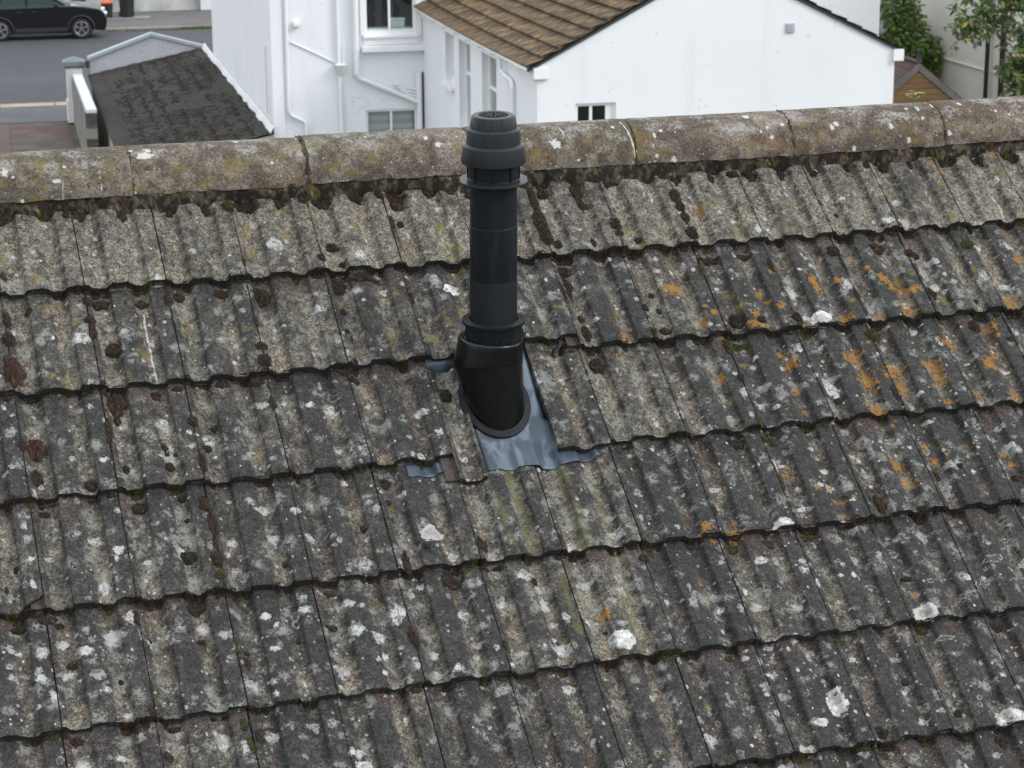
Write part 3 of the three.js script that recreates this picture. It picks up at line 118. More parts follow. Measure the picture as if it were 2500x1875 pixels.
const MOSS=[[0,-0.188,0.247,0.0091,0.0137],[0,-0.194,0.367,0.0118,0.0258],[0,-0.196,0.431,0.0190,0.0228],[0,0.002,0.386,0.0156,0.0134],[0,0.003,0.422,0.0113,0.0310],[0,0.046,0.480,0.0194,0.0246],[0,0.031,0.628,0.0250,0.0383],[0,0.400,0.516,0.0160,0.0124],[0,0.399,0.563,0.0182,0.0210],[0,0.400,0.252,0.0052,0.0205],[0,0.400,0.434,0.0074,0.0197],[0,0.199,0.341,0.0109,0.0245],[0,0.035,0.330,0.0229,0.0163],[0,0.134,0.337,0.0173,0.0136],[0,0.003,0.327,0.0114,0.0144],[0,-0.139,0.341,0.0091,0.0125],[0,0.227,0.325,0.0160,0.0155],[0,0.334,0.326,0.0199,0.0156],[0,0.431,0.344,0.0223,0.0284],[0,0.375,0.607,0.0202,0.0156],[0,0.290,0.607,0.0193,0.0112],[0,0.181,0.609,0.0134,0.0086],[0,0.129,0.616,0.0147,0.0146],[0,0.398,0.680,0.0086,0.0256],[0,0.598,0.257,0.0099,0.0122],[0,0.399,0.397,0.0044,0.0181],[2,-0.195,0.530,0.0273,0.0537],[2,-0.167,0.743,0.0201,0.0354],[0,-0.198,0.735,0.0107,0.0189],[0,-0.177,0.826,0.0146,0.0242],[0,-0.057,0.863,0.0154,0.0153],[0,0.003,0.710,0.0082,0.0334],[0,0.001,0.747,0.0061,0.0124],[0,0.028,0.678,0.0103,0.0151],[0,0.201,0.712,0.0126,0.0185],[0,0.203,0.838,0.0097,0.0328],[0,0.190,0.939,0.0123,0.0209],[0,0.202,0.998,0.0102,0.0476],[0,0.198,1.053,0.0068,0.0157],[0,0.195,1.101,0.0135,0.0209],[0,0.046,0.926,0.0182,0.0160],[0,0.129,1.209,0.0192,0.0174],[0,-0.201,1.199,0.0172,0.0112],[0,-0.005,1.218,0.0059,0.0225],[0,0.001,1.005,0.0047,0.0157],[3,0.249,0.731,0.0077,0.0109],[3,0.223,0.789,0.0105,0.0124],[3,0.128,0.833,0.0124,0.0139],[3,0.125,0.774,0.0090,0.0116],[3,0.127,0.793,0.0062,0.0074],[3,0.147,0.796,0.0055,0.0066],[3,0.028,0.826,0.0095,0.0114],[3,0.134,1.079,0.0184,0.0179],[3,-0.249,1.062,0.0071,0.0099],[3,-0.276,1.114,0.0057,0.0106],[3,-0.169,0.916,0.0151,0.0095],[3,0.147,0.910,0.0109,0.0113],[3,-0.258,1.210,0.0171,0.0089],[3,-0.173,1.207,0.0128,0.0089],[3,0.128,1.296,0.0092,0.0082],[3,0.018,1.278,0.0045,0.0074],[3,0.347,1.128,0.0068,0.0085],[3,0.147,0.973,0.0061,0.0064],[1,0.196,1.144,0.0127,0.0154],[0,1.989,0.348,0.0200,0.0190],[0,1.643,0.555,0.0248,0.0236],[0,1.706,0.566,0.0158,0.0118],[0,1.807,0.569,0.0168,0.0136],[0,2.219,0.519,0.0158,0.0185],[0,2.128,0.340,0.0238,0.0191],[0,2.217,0.373,0.0239,0.0171],[0,1.633,0.337,0.0319,0.0151],[0,1.731,0.333,0.0271,0.0123],[0,1.994,0.829,0.0092,0.0304],[0,2.391,0.683,0.0114,0.0090],[0,2.306,0.630,0.0184,0.0182],[0,1.794,0.377,0.0077,0.0254],[0,1.839,0.827,0.0140,0.0113],[0,2.261,0.540,0.0053,0.0184],[0,1.999,0.506,0.0069,0.0277],[0,2.001,0.400,0.0061,0.0235],[1,2.386,0.360,0.0198,0.0162],[1,1.595,0.379,0.0075,0.0216],[1,1.801,0.452,0.0051,0.0167],[1,1.598,0.625,0.0147,0.0197],[1,2.011,0.630,0.0247,0.0226],[1,1.632,0.621,0.0287,0.0108],[1,1.824,0.607,0.0251,0.0072],[3,2.338,0.553,0.0080,0.0092],[3,1.598,0.731,0.0089,0.0132],[3,2.041,0.223,0.0070,0.0078],[3,1.946,1.170,0.0113,0.0098],[3,2.089,1.063,0.0091,0.0083],[3,1.349,1.433,0.0067,0.0068],[3,1.840,1.354,0.0142,0.0094],[0,2.023,1.080,0.0115,0.0182],[0,1.841,1.147,0.0144,0.0326],[0,1.821,1.118,0.0056,0.0246],[0,1.532,0.916,0.0277,0.0144],[0,1.405,1.115,0.0077,0.0211],[0,2.237,1.109,0.0151,0.0099],[1,1.601,1.004,0.0048,0.0183],[1,1.606,1.057,0.0047,0.0206],[1,1.524,1.211,0.0177,0.0136],[1,1.431,1.212,0.0221,0.0135],[1,1.623,0.917,0.0216,0.0144],[1,1.601,0.874,0.0064,0.0196],[1,1.719,1.210,0.0142,0.0104],[1,1.634,1.203,0.0211,0.0096],[1,1.803,1.018,0.0040,0.0150],[1,2.002,1.153,0.0049,0.0163],[0,0.813,1.137,0.0158,0.0205],[0,0.628,1.154,0.0105,0.0352],[0,0.725,1.215,0.0254,0.0209],[0,0.600,1.359,0.0124,0.0336],[0,0.802,1.406,0.0063,0.0172],[0,0.627,0.927,0.0173,0.0164],[0,1.002,1.148,0.0059,0.0222],[0,1.200,1.215,0.0134,0.0118],[3,0.679,1.128,0.0099,0.0110],[3,0.623,0.982,0.0079,0.0097],[3,0.549,1.051,0.0077,0.0104],[3,0.922,1.240,0.0086,0.0124],[3,1.050,1.401,0.0065,0.0068],[1,0.440,1.206,0.0123,0.0107],[0,1.628,1.747,0.0193,0.0186],[0,2.024,1.509,0.0230,0.0152],[0,1.922,1.805,0.0206,0.0157],[3,1.738,1.625,0.0106,0.0103],[3,1.837,1.725,0.0107,0.0101],[3,1.323,1.540,0.0051,0.0052],[3,1.540,1.725,0.0059,0.0057],[1,1.840,1.493,0.0140,0.0091],[1,1.614,1.495,0.0159,0.0113],[1,1.622,1.795,0.0200,0.0106],[1,1.334,1.500,0.0132,0.0090],[1,1.520,1.799,0.0117,0.0085],[0,-0.261,1.207,0.0178,0.0100],[0,0.134,1.206,0.0208,0.0145],[0,-0.156,1.315,0.0121,0.0123],[0,-0.201,1.299,0.0050,0.0205],[0,-0.008,1.461,0.0064,0.0160],[0,0.219,1.365,0.0081,0.0182],[0,-0.172,1.493,0.0174,0.0110],[0,0.016,1.564,0.0106,0.0133],[0,0.217,1.546,0.0109,0.0159],[0,0.221,1.627,0.0122,0.0093],[0,0.038,1.494,0.0143,0.0079],[3,0.131,1.296,0.0096,0.0083],[3,-0.060,1.372,0.0064,0.0065],[3,0.424,1.299,0.0152,0.0101],[3,0.224,1.338,0.0089,0.0058],[3,0.343,1.323,0.0060,0.0075],[1,0.193,1.563,0.0065,0.0237],[1,0.202,1.316,0.0052,0.0250],[1,0.187,1.513,0.0087,0.0159],[1,0.331,1.489,0.0111,0.0057],[0,1.202,0.181,0.0178,0.0380],[0,1.203,0.234,0.0195,0.0334],[0,1.228,0.258,0.0178,0.0142],[0,1.233,0.336,0.0212,0.0164],[0,0.696,0.317,0.0302,0.0146],[0,0.633,0.328,0.0200,0.0202],[0,1.327,0.262,0.0093,0.0167],[0,0.805,0.398,0.0074,0.0200],[0,0.638,0.219,0.0168,0.0107],[0,1.205,0.415,0.0070,0.0283],[0,1.231,0.383,0.0106,0.0203],[0,1.239,0.642,0.0207,0.0271],[0,0.610,0.625,0.0162,0.0114],[0,0.633,0.210,0.0134,0.0083],[0,0.592,0.603,0.0129,0.0115],[0,0.623,0.479,0.0072,0.0094],[0,0.629,0.508,0.0059,0.0156],[0,0.623,0.579,0.0065,0.0115],[3,0.830,0.695,0.0145,0.0167],[3,0.830,0.150,0.0103,0.0118],[3,0.626,0.414,0.0099,0.0119],[3,0.650,0.275,0.0100,0.0098],[0,1.203,0.103,0.0144,0.0557],[0,1.199,0.192,0.0196,0.0463],[0,1.202,0.236,0.0178,0.0292],[0,1.240,0.075,0.0166,0.0198],[0,1.329,0.082,0.0182,0.0345],[0,1.335,0.127,0.0167,0.0154],[0,1.402,0.214,0.0181,0.0211],[0,1.401,0.249,0.0123,0.0109],[0,1.597,0.126,0.0164,0.0258],[0,1.599,0.167,0.0148,0.0213],[0,1.600,0.208,0.0133,0.0212],[0,1.603,0.266,0.0203,0.0251],[0,1.327,0.265,0.0086,0.0142],[0,1.644,0.552,0.0246,0.0247],[0,1.705,0.565,0.0145,0.0103],[0,1.804,0.564,0.0125,0.0135],[0,1.200,0.421,0.0077,0.0403],[0,1.226,0.390,0.0091,0.0487],[0,1.232,0.550,0.0139,0.0315],[0,1.232,0.500,0.0084,0.0143],[0,1.400,0.074,0.0066,0.0216],[0,1.407,0.491,0.0106,0.0120],[0,1.442,0.566,0.0142,0.0118],[0,1.405,0.571,0.0085,0.0118],[0,1.796,0.385,0.0074,0.0206],[3,1.451,0.267,0.0102,0.0125],[3,1.419,0.152,0.0058,0.0085],[3,1.447,0.495,0.0078,0.0096],[3,1.443,0.440,0.0079,0.0097],[1,1.598,0.381,0.0088,0.0205],[1,1.634,0.619,0.0323,0.0094],[1,1.598,0.619,0.0122,0.0133],[1,1.597,0.644,0.0093,0.0094],[1,1.799,0.456,0.0052,0.0163],[2,0.837,0.080,0.0193,0.0213],[0,0.806,0.156,0.0074,0.0270],[0,0.636,0.212,0.0144,0.0148],[0,0.599,0.260,0.0100,0.0117],[0,0.692,0.316,0.0191,0.0087],[0,0.725,0.322,0.0168,0.0087],[0,0.632,0.344,0.0190,0.0144],[0,0.832,0.149,0.0099,0.0120],[0,0.801,0.061,0.0049,0.0183],[0,0.830,0.690,0.0138,0.0198]];
const RIDGE_MARKS=[[0,0.200,1.652,0.0224,0.0146],[0,0.207,1.877,0.0094,0.0085],[0,-0.155,1.405,0.0083,0.0132],[0,-0.008,1.473,0.0047,0.0042],[0,-0.030,1.111,0.0142,0.0047],[0,0.963,1.475,0.0094,0.0087],[0,0.934,1.718,0.0071,0.0090],[0,0.517,1.269,0.0047,0.0051],[0,1.285,1.316,0.0142,0.0162],[0,1.459,1.765,0.0059,0.0058],[0,1.568,1.415,0.0047,0.0087],[0,1.590,1.546,0.0059,0.0047],[0,1.344,0.857,0.0059,0.0049],[0,1.508,1.001,0.0035,0.0050],[0,1.566,0.853,0.0071,0.0062],[0,1.853,1.938,0.0118,0.0101],[0,1.948,1.532,0.0071,0.0064],[0,1.907,1.166,0.0071,0.0066],[0,2.164,1.750,0.0035,0.0059],[0,2.375,1.845,0.0071,0.0135],[0,2.430,1.974,0.0083,0.0111],[0,2.607,1.539,0.0047,0.0049],[0,2.647,1.406,0.0047,0.0045],[0,2.297,1.676,0.0035,0.0055],[0,2.433,0.979,0.0047,0.0026],[1,1.996,1.832,0.0401,0.0392],[1,1.892,1.863,0.0236,0.0226],[1,2.675,1.214,0.0189,0.0138],[1,2.129,2.143,0.0165,0.0234],[1,2.598,1.952,0.0236,0.0161],[1,0.494,2.203,0.0472,0.0240],[1,0.780,1.599,0.0401,0.0223],[1,0.314,2.130,0.0236,0.0175],[1,0.725,1.788,0.0236,0.0155],[1,1.708,2.077,0.0236,0.0263],[1,0.467,1.697,0.0354,0.0241],[1,2.327,1.581,0.0354,0.0168],[2,0.581,0.985,0.0106,0.0166],[2,1.243,0.994,0.0260,0.0221],[2,2.335,0.890,0.0142,0.0103],[2,1.918,0.970,0.0354,0.0203],[2,1.849,1.006,0.0236,0.0152],[2,2.051,1.055,0.0165,0.0103],[2,1.995,0.862,0.0142,0.0101],[2,0.646,0.933,0.0071,0.0048],[2,1.527,1.250,0.0118,0.0266],[2,1.878,0.737,0.0094,0.0064],[3,-0.057,0.925,0.0165,0.0103],[3,0.101,1.420,0.0165,0.0108],[3,0.106,1.144,0.0189,0.0096],[3,0.277,1.241,0.0307,0.0174],[3,0.167,0.826,0.0354,0.0116],[3,0.426,1.220,0.0307,0.0249],[3,0.420,1.292,0.0401,0.0256],[3,0.702,1.178,0.0118,0.0112],[3,0.900,1.116,0.0059,0.0062],[3,0.012,0.823,0.0118,0.0092],[3,-0.066,0.667,0.0189,0.0071],[3,2.507,1.029,0.0165,0.0131],[3,1.517,1.619,0.0142,0.0235],[3,1.355,0.835,0.0071,0.0074],[3,0.359,0.873,0.0236,0.0094],[3,1.092,2.421,0.0118,0.0020],[3,-0.068,1.659,0.0236,0.0161],[3,0.547,1.431,0.0236,0.0167]];
const DROPS=[[[[0.135,0.372],[0.133,0.417],[0.133,0.493],[0.134,0.582]],0.004],[[[1.500,0.036],[1.519,0.074],[1.516,0.115]],0.006],[[[1.537,0.107],[1.534,0.125]],0.006],[[[2.520,0.187],[2.535,0.231],[2.526,0.311]],0.006],[[[1.895,0.345],[1.903,0.371]],0.004],[[[-0.221,1.108],[-0.216,1.122]],0.007],[[[0.335,1.429],[0.338,1.453]],0.007],[[[0.843,0.671],[0.846,0.634]],0.003],[[[1.498,0.462],[1.507,0.467],[1.506,0.458]],0.003],[[[-0.230,0.617],[-0.224,0.626]],0.006]];
const RIDGE_DROPS=[[[[0.077,1.276],[0.077,1.129],[0.078,0.846]],0.007],[[[-0.015,1.119],[-0.018,0.871],[-0.019,0.623]],0.003],[[[-0.155,1.517],[-0.153,1.299]],0.006],[[[1.488,1.962],[1.497,1.543],[1.503,1.192],[1.506,0.819]],0.009],[[[1.310,1.837],[1.314,1.623]],0.008],[[[1.324,1.571],[1.329,1.422]],0.003],[[[2.093,1.381],[2.094,1.322]],0.012],[[[1.559,1.162],[1.559,1.092]],0.005]];
// ---------- the tiled roof in front ----------
// local axes of the roof: x along the ridge, y out of the slope, z down the slope (origin: joint line 0 at the ridge)
const ROOF_ORIGIN = V(0.155742, 7.976104, -5.613675);
const roofBasis = new THREE.Matrix4().makeBasis(V(0.9971624, 0, -0.0752809), V(0.0478652, 0.771836, 0.6340174), V(0.0581045, -0.6358216, 0.7696459));
const roofQuat = new THREE.Quaternion().setFromRotationMatrix(roofBasis);
const roofPoint = (u, n, v) => V(u, n, v).applyQuaternion(roofQuat).add(ROOF_ORIGIN);
const TW = 0.2, GAUGE = 0.29522, LIFT = 0.027, DEPTH = 0.0175, THICK = 0.0175;
// section of a tile: lip at the joint, pan, roll, pan, roll
const PROF = [[0, 0], [0.055, -0.05], [0.085, -0.75], [0.115, -1], [0.268, -1], [0.285, -0.86], [0.312, -0.14], [0.335, 0.0], [0.50, 0.03], [0.55, -0.10], [0.62, -0.78], [0.665, -0.97], [0.745, -1], [0.762, -0.86], [0.788, -0.14], [0.812, 0.02], [0.96, 0.04], [1, 0]];
function profile(s) {
  s = clamp(s, 0, 1);
  for (let i = 1; i < PROF.length; i++) if (s <= PROF[i][0]) { const [a, p] = PROF[i - 1], [b, q] = PROF[i]; return (p + (q - p) * (s - a) / (b - a)) * DEPTH; }
  return 0;
}
const profileSoft = s => (profile(s - 0.004) + 2 * profile(s) + profile(s + 0.004)) / 4;
const rowOf = v => Math.max(1, Math.ceil(v / GAUGE - 1e-6));
const surfaceN = (u, v) => { const s = u / TW - Math.floor(u / TW), r = rowOf(v); return profileSoft(s) - LIFT * (r * GAUGE - v) / GAUGE; };

// --- weathered concrete: colour and relief computed over the roof plane, in metres ---
const PW = 2048, PH = 2048, PU = 1.7, PV0 = -0.12, PVH = 2.3;
const tileTone = (c, r) => { const h = lat(c * 13 + 401, r * 31 + 77); return h; };
function paintPanel(u0) {
  const N = PW * PH, R = new Float32Array(N), G = new Float32Array(N), B = new Float32Array(N), Hh = new Float32Array(N);
  const px = PU / PW, py = PVH / PH;
  for (let j = 0; j < PH; j++) {
    const v = PV0 + (j + 0.5) * py, r = rowOf(v), inRow = v - (r - 1) * GAUGE;
    for (let i = 0; i < PW; i++) {
      const u = u0 + (i + 0.5) * px, cf = u / TW, c = Math.floor(cf), s = cf - c, k = j * PW + i;
      const tone = tileTone(c, r), pan = clamp(-profile(s) / DEPTH);
      const n1 = fbm(u * 7 + c * 3.1, v * 5 + r * 7.7, 3), n2 = fbm(u * 38 + 9, v * 30, 3), n3 = vn(u * 340, v * 340), n4 = vn(u * 560 + 3, v * 560), n5 = fbm(u * 95, v * 80 + 31, 2);
      const up = r === 1 ? 0.72 : r === 2 ? 0.45 - 0.16 * clamp(cf / 8) : r === 3 ? (c > 3 && c < 7 ? 0.46 : 0.30 - 0.02 * clamp(cf, 0, 12)) : (c === 4 || c === 5) && r < 6 ? 0.40 : (r > 3 && c > 5 ? 0.12 : 0.24) - 0.010 * clamp(cf, 0, 12);
      // dark bluish cement skin against paler, yellowish weathered paste
      const n6 = vn(u * 115 + 7, v * 105); let w = clamp(up + 0.8 * (n1 - 0.5) + 0.75 * (n2 - 0.5) + 0.22 * (n6 - 0.5) + (tone - 0.5) * 0.25 + (sm(0.35, 0.7, pan + 0.5 * (n2 - 0.5)) * 0.36 - 0.17) * (r === 1 ? 0.6 : 1));
      w = w * 0.45 + 0.55 * sm(0.15, 0.85, w); const skin = sm(0.38, 0.62, n5) * 0.45 + 0.75;
      let R0 = (0.0222 + 0.106 * w) * skin, G0 = (0.0214 + 0.095 * w) * skin, B0 = (0.0205 + 0.070 * w) * skin;
      // pinkish brown grime caught in the pans
      const gr = pan * sm(0.46, 0.68, fbm(u * 22 + 5 + c, v * 16 + 3, 3)) * 0.55;
      R0 += gr * 0.028; G0 += gr * 0.012; B0 += gr * 0.004;
      // bare purplish brown near the covered head
      const head = (1 - sm(0.012, 0.05 + 0.05 * n1, inRow)) * sm(0.5, 0.62, n1 + 0.2 * (tone - 0.5)) * (r > 1 ? 1 : 0);
      R0 += (0.050 - R0) * head * 0.7; G0 += (0.034 - G0) * head * 0.7; B0 += (0.032 - B0) * head * 0.7;
      // sand grains and pits
      const gsp = (n3 - 0.5) * 1.45 + (n4 - 0.5) * 0.8 + (n6 - 0.5) * 0.30; let f = Math.max(0.2, 1 + gsp);
      if (n4 > 0.88 && n3 > 0.45) f += 1.0; if (n4 < 0.14) f *= 0.45; if (n2 < 0.33 && n3 < 0.3) f *= 0.6;
      R[k] = R0 * f; G[k] = G0 * f; B[k] = B0 * f;
      Hh[k] = 0.35 + 0.16 * (n3 - 0.5) + 0.16 * (n4 - 0.5) + 0.10 * (n2 - 0.5);
    }
  }
  const cell = (x, y, z) => vn(x * 420 + z, y * 420) * 0.5 + vn(x * 150 + z, y * 150) * 0.5;
  function stamp(t, u, v, ru, rv, z) {
    const ex = 1.5, i0 = Math.max(0, Math.floor((u - ru * ex - u0) / px)), i1 = Math.min(PW - 1, Math.ceil((u + ru * ex - u0) / px));
    const j0 = Math.max(0, Math.floor((v - rv * ex - PV0) / py)), j1 = Math.min(PH - 1, Math.ceil((v + rv * ex - PV0) / py));
    const fq = 0.55 / Math.max(ru, rv), vEdge = rowOf(v) * GAUGE + 0.001;
    for (let j = j0; j <= j1; j++) for (let i = i0; i <= i1; i++) {
      const U = u0 + (i + 0.5) * px, Vv = PV0 + (j + 0.5) * py, dx = (U - u) / ru, dy = (Vv - v) / rv;
      let d = Math.sqrt(dx * dx + dy * dy); if (d > 1.5) continue;
      const e = fbm(U * fq * 3.4 + z, Vv * fq * 3.4, 4), cl = cell(U, Vv, z); d += (e - 0.5) * (t > 5 && t < 9 ? 0.95 : ru < 0.006 ? 0.7 : 1.3);
      if (t !== 9 && Vv > vEdge) continue; const k = j * PW + i; let a = 0, cr, cg, cb, hh = 0;
      if (t === 0) { a = sm(1.0, 0.86, d + (cl - 0.5) * 1.0) * (0.35 + 0.65 * sm(0.28, 0.52, cl)) * (0.75 + 0.25 * Math.sin(z * 7)); const q = 0.20 + 0.24 * cl; cr = q; cg = q * 1.01; cb = q * 0.98; hh = 0.10; }
      else if (t === 1) { a = sm(1.05, 0.35, d + (cl - 0.5) * 0.6) * sm(0.36, 0.60, cl) * 0.8; cr = 0.175; cg = 0.180; cb = 0.160; hh = 0.03; }
      else if (t === 2) { a = sm(0.86, 0.76, d * 0.72 + (cl - 0.44) * 3.0) * 0.95; const q = 0.5 + 0.7 * cl; cr = 0.25 * q; cg = 0.120 * q; cb = 0.016 * q; hh = 0.12; }
      else if (t === 3) { a = sm(1.05, 0.5, d + (cl - 0.5) * 1.5) * sm(0.35, 0.55, cl) * 0.75; cr = 0.135; cg = 0.102; cb = 0.020; hh = 0.05; }
      else if (t === 4) { a = sm(1.05, 0.75, d + (cl - 0.5) * 0.4) * 0.75; cr = 0.012; cg = 0.013; cb = 0.014; hh = 0.0; }
      else if (t === 5) { a = sm(0.22, 0.08, Math.abs(d - 0.78)) * sm(0.32, 0.5, cl) * 0.85 + 0.12 * sm(0.8, 0.5, d); cr = 0.21; cg = 0.213; cb = 0.21; hh = 0.08; }
      else if (t === 6) { a = sm(1.02, 0.90, d + (cl - 0.5) * 0.35); const cr0 = fbm(U * 75 + z, Vv * 75, 3), ck = Math.abs(vn(U * 130 + z, Vv * 130) - 0.5), q = (0.22 + 0.36 * cl) * (0.45 + 1.0 * cr0) * (ck < 0.05 ? 0.55 : 1); cr = q; cg = q * 0.99; cb = q * 0.95; hh = 0.42 * Math.sqrt(clamp(1.05 - d)) + 0.15 * (cl - 0.5); }
      else if (t === 7) { a = sm(1.02, 0.90, d + (cl - 0.5) * 0.3) * (0.45 + 0.55 * sm(0.25, 0.6, d)); const q = 0.22 + 0.24 * cl; cr = q; cg = q * 0.98; cb = q * 0.92; hh = 0.22 * sm(0.2, 0.7, d) * sm(1.05, 0.85, d); }
      else if (t === 8) { a = sm(1.02, 0.88, d + (cl - 0.5) * 0.35) * 0.85; const q = 0.18 + 0.18 * cl + 0.12 * sm(0.6, 0.9, d); cr = q; cg = q * 0.94; cb = q * 0.89; hh = 0.2; }
      else if (t === 9) { a = sm(1.1, 0.2, d + (cl - 0.5) * 0.9) * sm(0.30, 0.60, vn(U * 70 + z, Vv * 26) * 0.6 + cl * 0.4) * 0.5; cr = 0.085; cg = 0.083; cb = 0.028; hh = 0.0; }
      a = clamp(a); R[k] += (cr - R[k]) * a; G[k] += (cg - G[k]) * a; B[k] += (cb - B[k]) * a; Hh[k] += hh * a;
    }
  }
  // lichen too small to place one by one
  const keep = seed; seed = 777 + Math.round(u0 * 1000);
  for (let q = 0; q < 9000; q++) {
    const u = rr(u0, u0 + PU), v = rr(0.02, PV0 + PVH), r = rowOf(v), lo = r === 1 ? 0.35 : r === 2 ? 0.6 : 1; if (rnd() > lo) continue;
    const ps = u / TW - Math.floor(u / TW); if (rnd() > 0.5 + 0.5 * clamp(-profile(ps) / DEPTH)) continue; if (fbm(u * 6 + 50, v * 5, 2) < rnd() * 0.75) continue; const big = rnd(); const rad = big > 0.97 ? rr(0.008, 0.014) : big > 0.75 ? rr(0.004, 0.008) : rr(0.0015, 0.004);
    const tt = rnd(); const right = u > 1.45 && v < 1.3 ? 1 : 0.10;
    const t = tt < 0.36 ? 0 : tt < 0.60 ? 1 : tt < 0.76 ? (rad > 0.004 && v > 0.9 ? 5 : 0) : tt < 0.84 ? (rnd() < right ? 2 : 1) : tt < 0.91 ? 3 : 4;
    stamp(t, u, v, rad * rr(0.7, 1.2), rad * rr(0.8, 1.4), q * 3.7);
  }
  for (let q = 0; q < 900; q++) { const v = rr(0.25, 2.15), z = rr(0.4, 1); stamp(1, rr(u0, u0 + PU), v, 0.024 * z, rr(0.5, 1.6) * 0.024 * z, q * 5.1); }
  for (let q = 0; q < 45; q++) stamp(3, rr(u0, u0 + PU), rr(0.03, 0.6), rr(0.008, 0.02), rr(0.01, 0.03), q * 2.3);
  seed = keep;
  MARKS.forEach(([t, u, v, a, b], q) => { if (u + a * 1.6 > u0 && u - a * 1.6 < u0 + PU) stamp(t, u, v, a, b, q * 11.3); });
  // green algae washed down the pans below the lead
  for (const [u, v0, v1, w] of [[0.933, 0.93, 1.18, 0.011], [1.065, 0.93, 1.18, 0.012], [0.985, 1.18, 1.40, 0.007], [1.135, 1.0, 1.18, 0.007], [1.125, 1.19, 1.48, 0.010], [0.885, 1.0, 1.15, 0.008]])
    for (let q = 0; q < 16; q++) stamp(9, u + Math.sin(q * 2.1) * 0.003, v0 + (v1 - v0) * (q + 0.5) / 16, w * 1.6, (v1 - v0) / 16 * 1.25, q * 3 + u * 50);
  // bird droppings
  for (const [pts, w] of DROPS) for (let q = 1; q < pts.length; q++) { const [a, b] = pts[q - 1], [c, d] = pts[q]; const L = Math.hypot(c - a, d - b), n = Math.ceil(L / (w * 0.7)); for (let m = 0; m <= n; m++) { const tq = m / n; const wv = 0.35 + 0.9 * vn(m * 0.6, a * 99); if (vn(m * 0.9, a * 77) > 0.38) stamp(0, a + (c - a) * tq + (vn(m * 0.7, 5) - 0.5) * w, b + (d - b) * tq, w * 0.8 * wv, w * 1.3 * wv, m * 2.3); } }
  const D = new Uint8Array(N * 4), Bm = new Uint8Array(N * 4);
  for (let k = 0; k < N; k++) { D[4 * k] = to8(R[k]); D[4 * k + 1] = to8(G[k]); D[4 * k + 2] = to8(B[k]); Bm[4 * k] = Bm[4 * k + 1] = Bm[4 * k + 2] = clamp(Hh[k]) * 255; D[4 * k + 3] = Bm[4 * k + 3] = 255; }
  return new THREE.MeshStandardMaterial({ map: tex(D, PW, PH, true), bumpMap: tex(Bm, PW, PH, false), bumpScale: 0.004, roughness: 0.92 });
}
const SPLIT = 1.2;
const concreteLeft = paintPanel(SPLIT - PU), concreteRight = paintPanel(SPLIT);
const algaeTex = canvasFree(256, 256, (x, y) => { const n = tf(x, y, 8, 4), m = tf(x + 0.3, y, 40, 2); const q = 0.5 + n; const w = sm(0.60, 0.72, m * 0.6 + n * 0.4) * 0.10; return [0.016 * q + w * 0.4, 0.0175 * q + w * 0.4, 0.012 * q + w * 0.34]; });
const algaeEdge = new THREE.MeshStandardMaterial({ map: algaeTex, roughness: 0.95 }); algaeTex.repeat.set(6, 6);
const bareTex = canvasFree(256, 256, (x, y) => { const n = tf(x, y, 6, 4), m = tf(x, y, 64, 1); const q = (0.6 + 0.8 * n) * (0.7 + 0.6 * m); return [0.052 * q, 0.038 * q, 0.033 * q]; });
bareTex.repeat.set(5, 5);
const bareConcrete = new THREE.MeshStandardMaterial({ map: bareTex, roughness: 0.95 });

